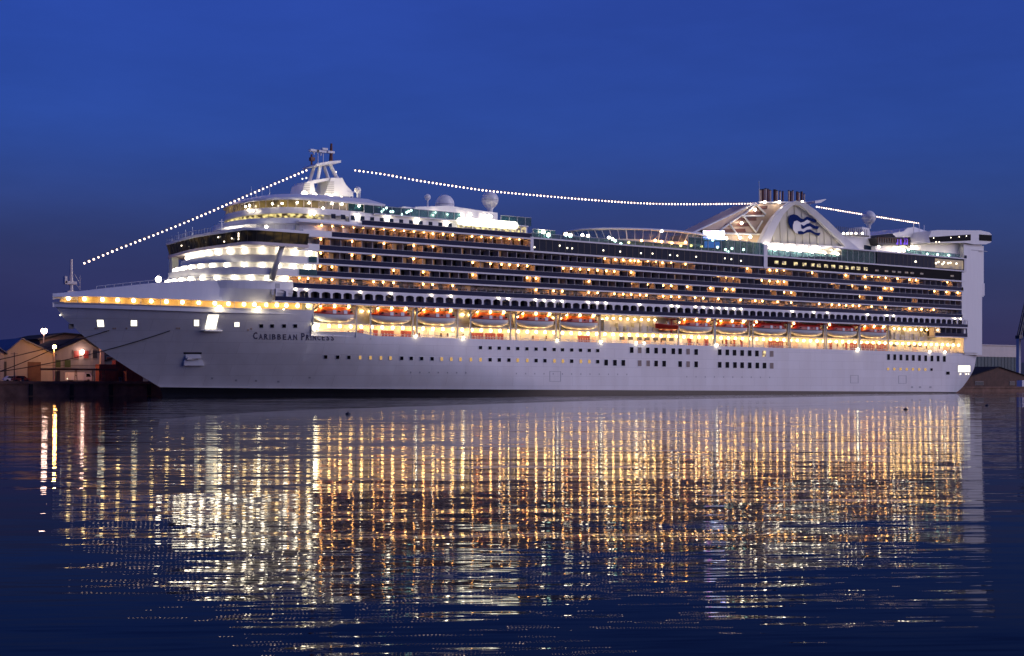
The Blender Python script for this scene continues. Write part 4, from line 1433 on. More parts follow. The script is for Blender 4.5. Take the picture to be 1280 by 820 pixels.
windscreen(1052, 1095, LZ1 + 0.35, U1 - 0.1, -17.9)
windscreen(1132, 1200, U1 + 0.35, U1 + 1.5, -17.9, M['clear'])
windscreen(664, 860, LZ1 + 0.35, LZ1 + 1.4, -17.9, M['clear'], 3.0)
windscreen(666, 694, LZ1 + 0.35, LZ1 + 3.0, -13, None, 1.8)
# lamps on posts
for px, py in ((679, 290), (685.5, 294), (707.5, 293), (713, 294.5)):
    p = at(px, py, -14)
    b = MB(); b.tube((p.x, p.y, T0 + 0.2), p, 0.06); pst = b.build('lamp_post', M['white'], lido)
    place('post_lamp', G['white'], pst, p).scale = (2.2,) * 3
b = MB(); b.box(XB, sx(1096), -16.1, 16.1, T0 - 0.2, LZ1 + 0.33); b.build('open_deck_floor', M['deck'], ship)

# ---- oval glazed pool enclosure
tipL = at(714, 294, 0)
ex0, ex1 = tipL.x, sx(893, -6)
ecx, ea, eb = (ex0 + ex1) / 2, (ex1 - ex0) / 2, 15.0
rz = at(790, 284, -15).z
def ell(f, z, n=56):
    return [(ecx + ea * f * math.cos(2 * math.pi * k / n), eb * (f if f > 0.5 else f) * math.sin(2 * math.pi * k / n), z) for k in range(n)]
b = MB()
b.grid([ell(1.0, rz - 0.30), ell(1.01, rz), ell(0.98, rz + 0.30), ell(0.93, rz + 0.30), ell(0.93, rz - 0.3), ell(1.0, rz - 0.30)], 0, close=True)
pool = b.build('pool_enclosure', M['white'], ship, smooth=True)
b = MB(); b.grid([ell(0.985, rz - 0.3), ell(0.90, rz - 2.6)], 0, close=True)
b.build('glass_wall', M['clear'], pool)
b = MB()
t0, t1 = ell(0.99, rz - 0.25), ell(0.905, rz - 2.6)
for k in range(56):
    b.tube(t0[k], t1[k], 0.06 if k % 4 else 0.13, 0, 4)
b.build('mullion_row', M['white'], pool)
b = MB(); b.grid([ell(0.93, rz - 2.55), ell(0.93, rz - 3.2), ell(0.80, rz - 3.2), ell(0.80, rz - 2.55), ell(0.93, rz - 2.55)], 0, close=True)
b.build('base_ring', M['cream'], pool)
b = MB(); b.grid([ell(0.80, rz - 3.2), ell(0.78, LZ1 + 0.3)], 0, close=True); b.build('pool_wall', M['beige'], pool)
for px, py in ((728, 294), (735, 294.8), (761, 297), (765.5, 299), (769, 301), (776, 305), (802, 301), (819, 300.5), (827, 302), (857, 302.8), (827, 288.5), (851, 307), (864, 307), (877, 308), (786, 303), (840, 304)):
    p = at(px, py, -14.6)
    place('pool_lamp', G['balc'] if py > 299 and px > 780 else G['white'], pool, p).scale = (1.6,) * 3
# big outdoor screen
b = MB(); poly(b, [(879, 288.5), (905, 288.5), (905, 300.5), (879, 299.5)], -10.2, -10.0, 0, -10); scr = b.build('movie_screen', LM['screen'], ship)
b = MB(); poly(b, [(878, 287), (906.5, 287), (906.5, 311), (878, 311)], -9.98, -9.2, 0, -10); b.build('screen_frame', M['dark'], scr)
b = MB(); poly(b, [(880.5, 301.5), (899, 302), (899, 310), (880.5, 309.5)], -10.2, -10.0, 0, -10); b.build('message_screen', LM['bluescreen'], scr)
for px, py in ((907, 312), (910, 314.5), (915, 310.5), (929.5, 312), (897, 309)):
    place('deck_lamp', G['white'], scr, at(px, py, -15)).scale = (1.6,) * 3

# ---- funnel
FY = -12.5
b = MB()
poly(b, [(868, 292), (878, 288), (948, 253.5), (1006, 253.5), (1035, 290), (1060, 316), (868, 316)], -9, -3, 0, FY)
funnel = b.build('funnel', M['tan'], ship)
for k in range(5):
    y = 258 + k * 7.2
    x0 = 946 - (y - 254) * 1.75 + 6
    b = MB(); poly(b, [(x0, y), (x0 + 14 + k * 5.5, y - 1), (x0 + 13 + k * 6, y + 3.4), (x0 - 3, y + 3.4)], -9.25, -8.9, 0, -9)
    b.build('vent_slot', M['rust'], funnel)
b = MB()
for (x0, y0), (x1, y1) in (((866, 291), (944, 254)), ((945, 255), (957, 268)), ((929, 269), (944, 256)), ((929, 269), (945, 290)), ((912, 280), (926, 299)), ((912, 279), (929, 268)), ((945, 290), (953, 276)), ((896, 291), (911, 280)), ((866, 291), (950, 293)), ((928, 270), (955, 270)), ((948, 253), (1007, 253))):
    p, q = at(x0, y0, -9.4), at(x1, y1, -9.4); b.tube(p, q, 0.28, 0, 6)
b.build('brace_lattice', M['white'], funnel)
for px, py in ((891, 300), (908, 298), (925, 297), (938, 296), (951, 302), (927, 279), (944, 262), (956, 252.5), (974, 252.5), (1003, 252.5)):
    place('funnel_lamp', G['white'], funnel, at(px, py, -10.6)).scale = (1.7,) * 3
# arch on the near side (and its twin on the far side)
outer = [(941, 320), (946, 303), (954, 286), (963, 272), (973, 261), (983, 254), (991, 251.5), (1001, 253.5), (1015, 263), (1031, 277), (1047, 292.5), (1060, 304), (1074, 315), (1076, 320)]
inner = [(954, 320), (958.5, 306), (963, 295), (968.5, 283), (976, 269), (984, 260), (990.5, 256), (997, 257), (1008, 265.5), (1021, 277), (1035, 290), (1047, 301.5), (1057, 312), (1060, 320)]
for sg in (1,):
    b = MB()
    O = [at(*q, FY) for q in outer]; I = [at(*q, FY) for q in inner]
    ya, yb = (FY - 1.4, FY) if sg > 0 else (-FY, -FY + 1.4)
    b.grid([[(p.x, ya, p.z) for p in O], [(p.x, ya + 0.5 * sg, p.z) for p in I], [(p.x, yb, p.z) for p in I], [(p.x, yb, p.z) for p in O], [(p.x, ya, p.z) for p in O]], 0)
    ar = b.build('funnel_arch', M['white'], funnel)
    b = MB(); b.prism([(p.x, FY + 0.1 if sg > 0 else -FY - 0.3, p.z) for p in I], (0, 0.2, 0), 0)
    for k in range(1, 11):
        px = 958 + k * 9.2
        ztop = None
        p = at(px, 318, FY)
        for (a, c) in zip(I, I[1:]):
            if a.x <= p.x <= c.x:
                ztop = a.z + (c.z - a.z) * (p.x - a.x) / (c.x - a.x)
        if ztop and sg > 0:
            q = at(957 + k * 7.4 + 4, 256, FY)
            b.tube((p.x, FY - 0.05, p.z), (p.x - 0.6, FY - 0.05, ztop - 0.1), 0.09, 0, 4)
    b.build('arch_panel', M['beige'], ar)
def emb(b, pts, y, m):
    P = [at(920 + x / 8, 230 + yy / 8, FY) for x, yy in pts]
    b.prism([(p.x, y, p.z) for p in P], (0, 0.06, 0), m)
b = MB()
emb(b, [(570, 372), (600, 362), (645, 386), (672, 376), (700, 356), (735, 372), (722, 394), (700, 400), (668, 420), (640, 408), (645, 448), (668, 450), (700, 430), (730, 424), (760, 444), (726, 456), (700, 460), (670, 482), (640, 472), (610, 476), (612, 500), (585, 488), (562, 455), (560, 410)], FY - 0.30, 0)
emb(b, [(560, 462), (530, 432), (512, 385), (514, 348), (532, 314), (566, 302), (602, 312), (640, 345), (665, 352), (700, 326), (750, 345), (803, 358), (785, 390), (742, 374), (702, 357), (670, 379), (640, 387), (602, 365), (572, 375), (560, 410)], FY - 0.38, 1)
emb(b, [(640, 404), (668, 419), (700, 399), (730, 391), (780, 419), (826, 425), (806, 453), (770, 446), (730, 424), (700, 430), (662, 451), (648, 448)], FY - 0.38, 1)
emb(b, [(609, 474), (640, 470), (670, 481), (700, 459), (730, 454), (790, 489), (836, 489), (820, 520), (785, 509), (735, 483), (700, 486), (660, 504), (612, 501)], FY - 0.38, 1)
b.build('emblem', [M['white'], M['blue']], funnel)
for i, (px, t, w, m) in enumerate(((950.5, 238, 1.5, 1), (953.5, 237.5, 2.3, 0), (957, 236.5, 1.7, 1), (960, 237, 1.5, 0), (962.5, 238.5, 1.7, 1), (968.5, 238, 2.3, 0), (971, 239, 1.6, 1), (975, 239.5, 1.4, 1), (978.5, 240, 1.3, 0), (986, 239, 1.3, 1), (988.5, 240, 1.6, 0), (991, 239, 1.3, 1), (996.5, 240.5, 1.8, 0), (998.5, 241.5, 1.4, 1), (1002, 240.5, 1.9, 0), (1005.2, 243, 1.2, 1))):
    yy = -4 + (i % 3) * 3
    p, q = at(px, 254, yy), at(px, t, yy)
    b = MB(); b.tube((p.x, yy, p.z - 0.5), q, w * 0.2, 0, 10, w * 0.2); b.tube(q, (q.x, q.y, q.z + 0.25), w * 0.22, 1, 10)
    b.build('exhaust_pipe', [(M['rust'], M['tan'])[m], M['dark']], funnel, smooth=False)
b = MB()
p, q = at(949, 252, -4), at(949, 226, -4); b.tube(p, q, 0.16, 0, 6, 0.05)
poly(b, [(1006, 253), (1018.5, 250.5), (1020, 251), (1013, 255), (1006, 256)], -8, 8, 0, -4)
b.build('funnel_wing', M['white'], funnel)
# bright bar deck under the arch
bar = MB()
poly(bar, [(957, 303), (1059, 309), (1059, 321), (957, 321)], FY - 0.9, FY - 0.6, 0, FY)
bar = bar.build('bar_front', M['white'], ship)
for k in range(13):
    p = at(961 + k * 7.8, 305.5 + k * 0.55 + (k % 2) * 6, FY - 2)
    place('bar_lamp', G['white'], bar, p).scale = (1.9 if k % 3 else 1.4,) * 3
# ---- structure aft of the funnel
b = MB()
poly(b, [(1040, 290), (1082, 295), (1098, 316), (1098, 330), (1060, 330)], -9, 9, 0, -9)
poly(b, [(1081, 283), (1090, 285), (1092, 300), (1081, 300)], -8, -3, 0, -9)
aft_h = b.build('deck_house', M['white'], ship)
b = MB(); poly(b, [(1080, 306.5), (1094, 308.5), (1094, 317), (1080, 317)], -9.25, -9.0, 0, -9); b.build('window', M['bglass'], aft_h)
b = MB()
for k in range(16):
    p, q = at(1046 + 2.5 * k, 293 + 0.12 * k, -10), at(1046 + 2.5 * k, 282.5 + 0.3 * k, -10); b.tube(p, q, 0.09, 0, 4)
p, q = at(1045, 292.5, -10), at(1086, 295.5, -10); b.tube(p, q, 0.3, 0, 4)
b.build('deck_fence', M['dark'], aft_h)
for px in (1054.5, 1059.5, 1064, 1070, 1078): place('deck_lamp', G['white'], aft_h, at(px, 291.7, -10.5)).scale = (1.2,) * 3
dome(1086, 272, 8.7, 286, -7, post=0.3)
# dark terrace canopy with violet light
b = MB()
poly(b, [(1095, 297), (1138, 296.5), (1138, 307), (1098, 306)], -12, 10, 0, -12)
can = b.build('terrace_canopy', M['dark'], ship)
vio = lamp_mat('violet_light', (0.25, 0.12, 1.0), 0.25)
for px in (1122, 1126.5, 1131, 1134):
    p = at(px, 302, -12.2); b = MB(); b.box(p.x - 0.35, p.x + 0.35, -12.15, -12.0, p.z - 0.9, p.z + 0.9); b.build('violet_panel', vio, can)
b = MB()
b.box(at(1096, 300, -12.1).x, at(1137, 300, -12.1).x, -12.19, -12.02, at(1117, 298.2, -12).z - 0.1, at(1117, 298.2, -12).z + 0.1)
for k in range(14):
    p = at(1097 + 3 * k, 300, -12.1); b.box(p.x - 0.12, p.x + 0.12, -12.2, -12.0, p.z - 0.8, at(1117, 298.2, -12).z)
b.build('slat_screen', M['brown'], can)
b = MB(); poly(b, [(1098, 307), (1165, 305), (1165, 324), (1098, 322)], -11, 9, 0, -12); terr = b.build('terrace_house', M['white'], ship)
for px, py in ((1098.5, 308.5), (1118.5, 310.5), (1124, 314), (1130, 313), (1136, 312), (1140, 308), (1146, 308), (1152, 315), (1160, 314), (1168, 315), (1176, 315.5), (1184, 316), (1192, 317)):
    p = at(px, py, -13.5); place('terrace_lamp', G['white'], terr, p).scale = (1.6,) * 3
# ---- stern tower and the lounge bridging it
b = MB()
b.box(277, 286.4, -17.6, 17.6, 11.9, 46.3)
b.box(276.6, 284, -17.98, 17.98, 12.5, 45.5)
zz0 = at(1230, 371, -17).z
b.box(284, 288.4, -16.8, 16.8, zz0, 46.2)
tower = b.build('stern_tower', M['white'], ship)
b = MB(); b.box(sx(1214), 288.5, -18.02, -17.9, at(1220, 313, -18).z - 0.1, at(1220, 313, -18).z + 0.1); b.build('tower_seam', M['grey'], tower)
b = MB(); q = at(1230, 350, -17.6); b.box(283.5, 288.6, -17.0, 17, zz0 + 0.4, zz0 + 4.2); b.build('tower_louvre', M['slab'], tower)
b = MB()
poly(b, [(1160, 303.5), (1164, 288.5), (1172, 287.5), (1226, 288), (1237, 290.5), (1239.5, 293), (1239, 303), (1232, 305.5), (1218, 305.5), (1208, 303.5)], -18.6, 18.6, 0, -18.6)
lounge = b.build('sky_lounge', M['white'], ship)
b = MB(); poly(b, [(1161, 296.5), (1213, 293), (1213, 300.5), (1163, 302.8)], -18.75, -18.62, 0, -18.6); b.build('window', M['dglass'], lounge)
b = MB(); poly(b, [(1224, 293), (1239.2, 294), (1239.2, 301.5), (1224, 300.5)], -18.75, -18.62, 0, -18.6); b.build('window', M['dglass'], lounge)
for px, py in ((1167, 297.5), (1188.5, 297), (1199, 296), (1208, 295), (1170, 302.3), (1174, 302.3)):
    p = at(px, py, -18.8); place('lounge_lamp', G['spark'], lounge, p)
b = MB()
poly(b, [(1150, 322), (1152, 306), (1160, 303), (1208, 304), (1214, 322)], -16.0, 16, 0, -16)
b.build('lounge_base', M['white'], lounge)
b = MB()
poly(b, [(1122, 291), (1136, 288.5), (1141, 284), (1150, 283), (1166, 288.5), (1161, 300), (1128, 297)], -12, 12, 0, -14)
for px, t in ((1142, 279), (1149, 278.5), (1155, 281), (1124, 288)): p, q = at(px, 290, -12), at(px, t, -12); b.tube(p, q, 0.14)
b.build('machinery_house', M['white'], ship)
for px, py in ((1159, 317.5), (1172, 318.2), (1186, 319)):
    p = at(px, py, -17.4); place('flood_lamp', G['flood'], lounge, p).scale = (0.75,) * 3
b = MB(); b.box(sx(1204), 277.4, -18.5, -18.4, U1 + 0.3, U1 + 1.2); b.build('glass_railing', M['navy'], aftd)

# ------------------------------------------------------------------ festoons of bulbs, three strings hung over the ship
bulb_me = MB(); bulb_me.ball((0, 0, 0), 0.21, 0, 8, 6); bulb_me.lathe((0, 0, 0.18), [(0.1, 0), (0.1, 0.18), (0.001, 0.18)], 1, 6)
bulb_me = bulb_me.data('bulb', [LM['fest'], M['dark']], smooth=True)
def festoon(pts, n, label, y=0.0):
    P = [at(px, py, y) for px, py in pts]
    # smooth the polyline with a Catmull-Rom through the measured points
    fine = []
    Q = [P[0] * 2 - P[1]] + P + [P[-1] * 2 - P[-2]]
    for i in range(1, len(Q) - 2):
        for k in range(24):
            t = k / 24
            fine.append(0.5 * ((2 * Q[i]) + (Q[i + 1] - Q[i - 1]) * t + (2 * Q[i - 1] - 5 * Q[i] + 4 * Q[i + 1] - Q[i + 2]) * t * t + (3 * Q[i] - Q[i - 1] - 3 * Q[i + 1] + Q[i + 2]) * t ** 3))
    fine.append(P[-1])
    root = tag(empty('festoon', P[0]), label, 'string lights', 'bulb strings dressing the ship')
    b = MB(); b.path([f - P[0] + Vector((0, 0, 0.35)) for f in fine], 0.035, 0, 4); b.build('wire', M['dark'], root)
    ln = [0.0]
    for a, c in zip(fine, fine[1:]): ln.append(ln[-1] + (c - a).length)
    rest = MB()
    for i in range(n):
        d = ln[-1] * i / (n - 1)
        j = max(0, min(len(fine) - 2, next((q for q in range(len(ln) - 1) if ln[q + 1] >= d), len(fine) - 2)))
        t = (d - ln[j]) / max(1e-6, ln[j + 1] - ln[j])
        p = fine[j] + (fine[j + 1] - fine[j]) * t - P[0]
        if i < 100:
            place('bulb', bulb_me, root, p).scale = (random.uniform(0.8, 1.12),) * 3
        else:
            rest.ball(p, 0.21 * random.uniform(0.8, 1.12), 0, 8, 6)
    if rest.v:
        tag(rest.build('bulb', LM['fest'], root, smooth=True), kind='stuff')
    return root
festoon([(105.5, 329), (150, 310.5), (200, 291), (250, 270.5), (300, 248.5), (350, 227), (383, 213)], 53, 'string of white bulbs rising from the bow to the radar mast')
festoon([(444, 213), (480, 218), (520, 225.3), (560, 231.5), (612, 238.8), (680, 245), (740, 250), (800, 254), (860, 255.3), (945, 254.5)], 118, 'long string of white bulbs sagging from the radar mast to the funnel')
festoon([(1021, 258.5), (1060, 265), (1100, 271.5), (1148, 279)], 46, 'short string of white bulbs sloping from the funnel towards the stern')

# ------------------------------------------------------------------ mooring lines
def mooring(a, c, sag, label, r=0.09):
    a, c = Vector(a), Vector(c)
    o = empty('mooring_line', c)
    b = MB()
    pts = [a + (c - a) * t + Vector((0, 0, -sag * 4 * t * (1 - t))) - c for t in [k / 24 for k in range(25)]]
    b.path(pts, r, 0, 5)
    m = b.build('mooring_line', M['rope'], None, loc=c)
    bpy.data.objects.remove(o)
    tag(m, label, 'mooring line', 'mooring lines from the bow to the quay')
for (hx, hy), (qx, qy), qyy, sag, lab in (((136, 413), (-150, 476), 25, 1.2, 'dark mooring line from the fairlead under the forward lit port to the quay'),
                                  ((212, 413.5), (-120, 486), 25.4, 2.2, 'longest mooring line, from well back on the bow plating down to the quay'),
                                  ((98, 420), (-30, 449), 25.8, 0.6, 'short thin mooring line from close under the stem to the quay')):
    a = on_hull(hx, hy) + Vector((0, -0.25, 0))
    p = at(qx, qy, qyy)
    mooring(a, (p.x, qyy, 3.7), sag, lab)
# bollards
bm_ = MB(); bm_.lathe((0, 0, 0), [(0.35, 0), (0.28, 0.1), (0.26, 0.6), (0.42, 0.7), (0.42, 0.85), (0.001, 0.9)], 0, 12)
bm_ = bm_.data('bollard', M['dark'], smooth=True)
for i, px in enumerate((-70, -30, 28, 150)):
    p = at(px, 477, 25.4)
    if px > 0:
        tag(place('bollard', bm_, None, (p.x, 25.2, 3.34)), ['', '', 'dark iron bollard on the quay edge below the gabled warehouse', 'dark iron bollard on the quay edge beside the ship bow'][i], 'bollard', 'bollards along the quay edge')

# ------------------------------------------------------------------ left shore
QZ = 3.2
def warehouse(px0, px1, apex, eave_py, apex_py, y0, depth, label, wallm, roofm, doors=(), wins=(), base=QZ):
    a, c = at(px0, eave_py, y0), at(px1, eave_py, y0)
    ap = at(apex, apex_py, y0)
    root = tag(empty('warehouse', ((a.x + c.x) / 2, y0, base)), label, 'warehouse', 'harbour buildings')
    off = Vector(root.location)
    def L(p): return Vector(p) - off
    b = MB()
    pent = [(a.x, y0, base), (c.x, y0, base), (c.x, y0, c.z), (ap.x, y0, ap.z), (a.x, y0, a.z)]
    b.prism([L(p) for p in pent], (0, depth, 0))
    b.build('wall', wallm, root)
    b = MB()
    t = 0.3
    for e in (a, c):
        o = -0.8 if e is a else 0.8
        dz = (e.z - ap.z) / (e.x - ap.x) * o
        b.prism([L((e.x + o, y0 - 0.6, e.z + dz + 0.02)), L((ap.x, y0 - 0.6, ap.z + 0.02)), L((ap.x, y0 - 0.6, ap.z + t)), L((e.x + o, y0 - 0.6, e.z + dz + t))], (0, depth + 1.2, 0))
    b.build('roof', roofm, root)
    for x0, yb, x1, yt, mt in doors:
        p, q = at(x0, yb, y0), at(x1, yt, y0)
        b = MB(); b.box(p.x - off.x, q.x - off.x, -0.12, 0.0, max(0, p.z - base), q.z - base, 0)
        b.build('door', mt, root)
    for x0, yb, x1, yt, mt in wins:
        p, q = at(x0, yb, y0), at(x1, yt, y0)
        b = MB(); b.box(p.x - off.x - 0.15, q.x - off.x + 0.15, -0.16, -0.002, p.z - base - 0.15, q.z - base + 0.15, 1); b.box(p.x - off.x, q.x - off.x, -0.2, -0.1, p.z - base, q.z - base, 0)
        b.build('window', [mt, M['plaster']], root)
    return root
green = mat('green_shutter', (0.06, 0.09, 0.02), 0.6)
wA = warehouse(-52, 5, -22, 440, 421, 52, 30, 'white gabled warehouse at the picture edge with a blue roof', M['plaster'], M['broof'], doors=((-30, 477, -12, 452, M['brown']),))
wB = warehouse(5, 66, 27, 442.5, 424, 53, 30, 'white gabled warehouse with a tall brown door under the orange lamp', M['plaster'], M['broof'],
               doors=((34.5, 478, 51, 452.5, M['brown']), (-1 + 6, 478, 8, 452, M['dark'])))
wC = warehouse(66.5, 128, 104, 440, 424, 57, 25, 'white two storey gabled building with green shutters', M['plaster'], M['roof'],
               doors=((69, 478, 75, 464, M['dark']),),
               wins=((92, 448, 98.5, 438.5, M['maroon']), (104.5, 448, 110.5, 438.5, M['maroon']), (115.5, 447.5, 121, 438, M['dark']), (69.5, 459, 75.5, 450, green), (80.5, 459, 88, 450, green)))
wD = warehouse(128.5, 185, 152, 452, 444, 60, 20, 'low cream shed between the white building and the ship bow', M['plaster'], M['roof'], wins=((133, 450, 140, 446.5, M['maroon']),))
wE = warehouse(50, 160, 80, 424, 417, 95, 30, 'long dark roofed shed rising behind the gabled warehouses', M['brown'], M['roof'], base=1.6)
p = at(101, 440, 57)
b = MB(); b.ball((0, 0, 0), 0.5, 0, 12, 8); b.tube((0, 0.2, 0.5), (0, 0.9, 0.5), 0.06, 1)
lo_ = b.build('wall_lamp', [LM['pinkl'], M['dark']], wC, loc=Vector((p.x, 56.0, p.z)) - Vector(wC.location))
def street_lamp(px, py, y, label, lm, r, base=QZ, arm=0.8):
    p = at(px, py, y)
    root = tag(empty('street_lamp', (p.x, y, base)), label, 'street lamp')
    b = MB(); b.tube((0, 0.25, 0), (0, 0.25, p.z - base + 0.5), 0.13, 0, 8, 0.08); b.tube((0, 0.25, p.z - base + 0.5), (0, -0.1, p.z - base + 0.42), 0.06); b.build('pole', M['tan'], root)
    b = MB(); b.ball((0, -0.1, p.z - base), r, 0, 12, 8); b.lathe((0, -0.1, p.z - base + r * 0.7), [(r * 1.3, 0), (r * 0.5, r * 0.5), (0.001, r * 0.5)], 1, 10); b.build('lamp_head', [lm, M['dark']], root, smooth=True)
    return root
street_lamp(68, 433.5, 44, 'orange sodium street lamp on a pole between the two white gabled buildings', LM['sodium'], 0.45)
street_lamp(55, 413.5, 92, 'tall pinkish lamp standing high above the warehouse roofs', LM['pinkl'], 0.8, base=1.6)
# van
p, q = at(83, 478, 49), at(114, 478, 49)
van = tag(empty('van', ((p.x + q.x) / 2, 49, QZ)), 'white box van parked on the quay in front of the green shutters', 'van')
Lx = (q.x - p.x)
b = MB(); b.box(-Lx / 2, Lx * 0.18, -1.0, 1.0, 0.5, 2.35); b.build('cargo_box', M['white'], van)
b = MB(); b.prism([(Lx * 0.19, -0.95, 0.45), (Lx * 0.5, -0.95, 0.45), (Lx * 0.5, -0.95, 1.2), (Lx * 0.40, -0.95, 2.2), (Lx * 0.19, -0.95, 2.25)], (0, 1.9, 0)); cab = b.build('cab', M['white'], van)
b = MB(); b.prism([(Lx * 0.24, -0.97, 1.25), (Lx * 0.43, -0.97, 1.25), (Lx * 0.375, -0.97, 2.05), (Lx * 0.24, -0.97, 2.05)], (0, 0.02, 0)); b.build('window', M['dglass'], cab)
for x in (-Lx * 0.33, Lx * 0.33):
    for y in (-0.95, 0.75):
        b = MB(); b.tube((x, y, 0.36), (x, y + 0.2, 0.36), 0.36, 0, 14); b.build('wheel', M['tyre'], van)
b = MB(); b.box(-Lx / 2 - 0.05, -Lx / 2, -0.8, -0.55, 0.7, 0.9); b.build('tail_lamp', LM['spark'], van)
# dark raised gangway on trestles
p, q = at(51, 461.5, 32), at(147, 461.5, 32)
gw = tag(empty('gangway', ((p.x + q.x) / 2, 32, QZ)), 'long dark raised gangway on thin trestles above the quay', 'gangway')
hz = p.z - QZ
b = MB(); hl = (q.x - p.x) / 2; b.box(-hl, hl, -0.5, 0.5, hz - 0.2, hz + 0.2); b.tube((-hl, -0.5, hz + 0.9), (hl, -0.5, hz + 0.9), 0.04); b.build('walkway', M['brown'], gw)
for fx in (-0.55, -0.1, 0.35, 0.62):
    b = MB()
    for y in (-0.45, 0.45): b.tube((hl * fx, y * 1.6, 0), (hl * fx, y, hz - 0.2), 0.09)
    b.tube((hl * fx, -0.6, hz * 0.5), (hl * fx, 0.6, hz * 0.5), 0.06)
    b.build('trestle', M['brown'], gw)
# posts
p, q = at(18, 478, 40), at(18, 440.5, 40)
b = MB(); b.tube((0, 0, 0), (0, 0, q.z - QZ), 0.14, 0, 8, 0.1); b.tube((-0.8, 0, q.z - QZ - 0.3), (0.8, 0, q.z - QZ - 0.3), 0.05)
tag(b.build('pole', M['dark'], None, loc=(p.x, 40, QZ)), 'thin dark pole on the quay before the gabled warehouse', 'pole')
p, q = at(127.5, 478, 46), at(127.5, 436, 46)
b = MB(); b.box(-0.45, 0.45, -0.4, 0.4, 0, q.z - QZ); b.box(-0.6, 0.6, -0.55, 0.55, q.z - QZ, q.z - QZ + 0.25)
tag(b.build('pillar', M['tan'], None, loc=(p.x, 46, QZ)), 'square ochre pillar beside the white two storey building', 'pillar')
# cargo near the bow: rusty red containers and stacks
cont = mat('container_red', (0.22, 0.05, 0.03), 0.6, var=0.3, vscale=0.7)
def container(px, py, y, w, h, m, label):
    p = at(px, py, y)
    b = MB(); b.box(-w / 2, w / 2, -1.2, 1.2, 0.05, h, 0)
    k = -w / 2 + 0.15
    while k < w / 2:
        b.box(k, k + 0.12, -1.25, -1.2, 0.2, h - 0.15, 0); k += 0.35
    for x in (-w / 2, w / 2 - 0.1): b.box(x, x + 0.1, -1.26, -1.2, 0, h, 1)
    tag(b.build('container', [m, M['dark']], None, loc=(p.x, y, QZ)), label, 'container', 'containers on the quay')
container(137, 477, 40, 6, 4.2, cont, 'rust red container beside the ochre pillar')
container(155, 477, 40, 5, 5.2, M['maroon'], 'tall dark red container behind the bow')
container(166, 477, 36, 4, 2.6, cont, 'low rust red container nearest the ship stem')
# parked cars by the door
def car(px, y, m, label):
    p = at(px, 477, y)
    root = tag(empty('parked_car', (p.x, y, QZ)), label, 'car', 'cars parked on the quay')
    b = MB(); b.prism([(-2.0, -0.8, 0.35), (2.0, -0.8, 0.35), (2.0, -0.8, 0.85), (1.2, -0.8, 0.95), (0.7, -0.8, 1.4), (-1.0, -0.8, 1.42), (-1.7, -0.8, 0.95), (-2.0, -0.8, 0.85)], (0, 1.6, 0)); b.build('body', m, root)
    b = MB(); b.prism([(-1.35, -0.82, 0.98), (0.95, -0.82, 0.98), (0.6, -0.82, 1.33), (-0.95, -0.82, 1.35)], (0, 0.02, 0)); b.build('window', M['dglass'], root)
    for x in (-1.25, 1.25):
        for yy in (-0.82, 0.66): b = MB(); b.tube((x, yy, 0.32), (x, yy + 0.16, 0.32), 0.32, 0, 12); b.build('wheel', M['tyre'], root)
car(26, 44, M['maroon'], 'dark red car parked before the tall brown warehouse door')
car(15, 46, M['white'], 'pale car parked left of the dark red one')

# ------------------------------------------------------------------ right shore
p0, p1 = at(1196, 460, 150), at(1272, 446, 150)
hall = tag(empty('hall', ((p0.x + p1.x) / 2, 150, 1.6)), 'large flat roofed hall with a cream band over teal cladding behind the stern', 'hall')
hw = (p1.x - p0.x) / 2
zt, zm = at(1240, 432, 150).z - 1.6, at(1240, 446, 150).z - 1.6
b = MB(); b.box(-hw, hw, 0, 40, zm, zt); b.box(-hw - 0.4, hw + 0.4, -0.4, 40.4, zt, zt + 0.5); b.build('parapet', M['hallcream'], hall)
b = MB(); b.box(-hw + 0.2, hw - 0.2, 0.3, 39.8, 0, zm)
for k in range(18): b.box(-hw + 0.4 + k * hw / 9, -hw + 0.6 + k * hw / 9, 0.15, 0.3, 0, zm)
b.build('cladding', M['hallteal'], hall)
ws = warehouse(1203, 1292, 1248, 473.5, 459, 62, 24, 'low brown timber shed with a wide dark gable roof beside the stern', M['brown'], M['roof'], base=1.75, wins=((1219, 481, 1229, 477, M['dark']), (1262, 481, 1268, 477, M['dark'])))
p = at(1277, 484, 50)
b = MB(); b.box(-3.0, 3.0, -1.2, 1.2, 0.05, 2.6, 0)
for k in range(15): b.box(-2.9 + 0.4 * k, -2.75 + 0.4 * k, -1.25, -1.2, 0.2, 2.4, 0)
for x in (-3.0, 2.9): b.box(x, x + 0.1, -1.26, -1.2, 0, 2.65, 1)
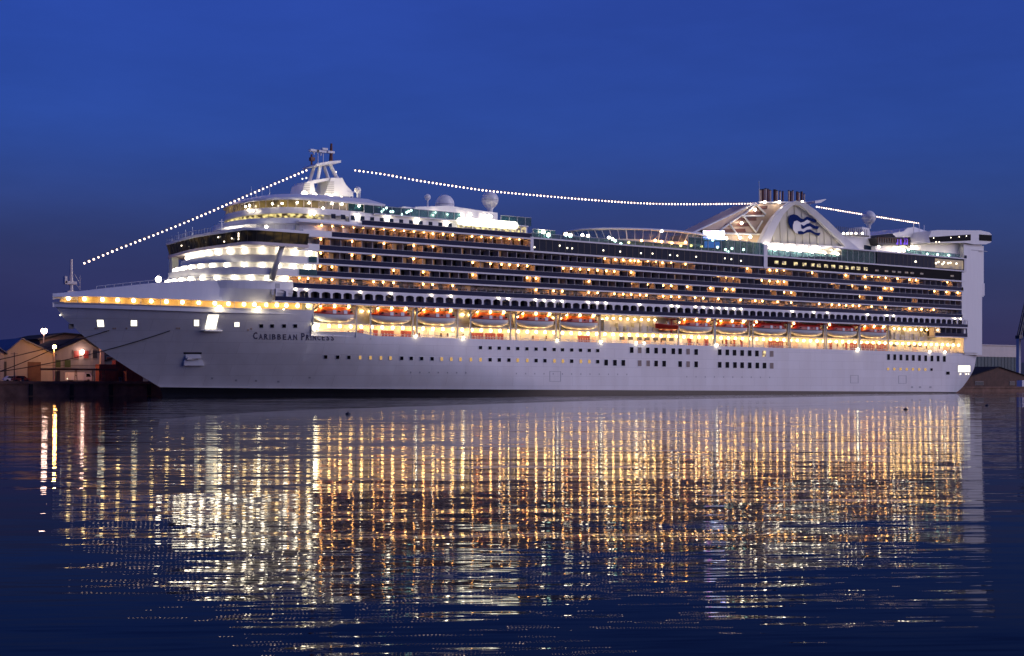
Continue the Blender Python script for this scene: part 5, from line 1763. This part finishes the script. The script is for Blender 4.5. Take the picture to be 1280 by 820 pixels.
tag(b.build('container', [M['white'], M['grey']], None, loc=(p.x + 1.5, 50, 1.75)), 'white container at the right edge before the timber shed', 'container', 'containers on the quay')
# harbour crane at the right edge
p = at(1279, 470, 75)
cr = tag(empty('harbour_crane', (p.x + 6.5, 75, 1.7)), 'harbour crane with pale legs and dark jib at the right edge', 'crane')
H1 = at(1276, 424, 75).z - 1.7
b = MB()
for x in (-4, 4):
    for y in (-4, 4): b.box(x - 0.7, x + 0.7, y - 0.7, y + 0.7, 0, H1)
b.box(-4.7, 4.7, -4.7, 4.7, H1, H1 + 1.2); b.build('portal', mat('crane_pale_blue', (0.62, 0.62, 0.60), 0.6, spec=0.1), cr)
b = MB(); b.box(-3, 4, -2.5, 2.5, H1 + 1.2, H1 + 5); b.build('cab', M['dark'], cr)
b = MB()
j0 = at(1274, 420, 75) - Vector(cr.location)
j1 = j0 + Vector((9, 0, 24))
for dx in (-0.6, 0.6):
    b.tube((j0.x + dx + 0.0, -0.6, j0.z), (j1.x + dx, -0.6, j1.z), 0.28); b.tube((j0.x + dx, 0.6, j0.z), (j1.x + dx, 0.6, j1.z), 0.28)
for k in range(9):
    t = k / 9; b.tube(j0.lerp(j1, t) + Vector((-0.6, -0.6, 0)), j0.lerp(j1, t + 0.1) + Vector((0.6, -0.6, 0)), 0.12)
b.box(j0.x - 1.4, j0.x + 1.2, -1, 1, j0.z - 1.2, j0.z + 0.2)
b.build('jib', M['dark'], cr)

# ------------------------------------------------------------------ small floats on the water
for px, py, lab in ((435, 517.5, 'small dark float on the water before the ship name'), (1132, 512, 'small dark float on the water under the last lifeboats'), (1234, 507, 'tiny dark float on the water just right of the stern')):
    d = CAM_H * F_PX / (py - HY)
    r = (px - 640) / F_PX * d
    x, y = CX + d * CT + r * ST, CY + d * ST - r * CT
    b = MB(); b.lathe((0, 0, 0), [(0.001, -0.12), (0.2, -0.08), (0.24, 0.02), (0.16, 0.1), (0.05, 0.13), (0.05, 0.2), (0.001, 0.21)], 0, 12)
    tag(b.build('mooring_float', M['dark'], None, smooth=True, loc=(x, y, 0.02)), lab, 'float', 'dark floats on the harbour water')
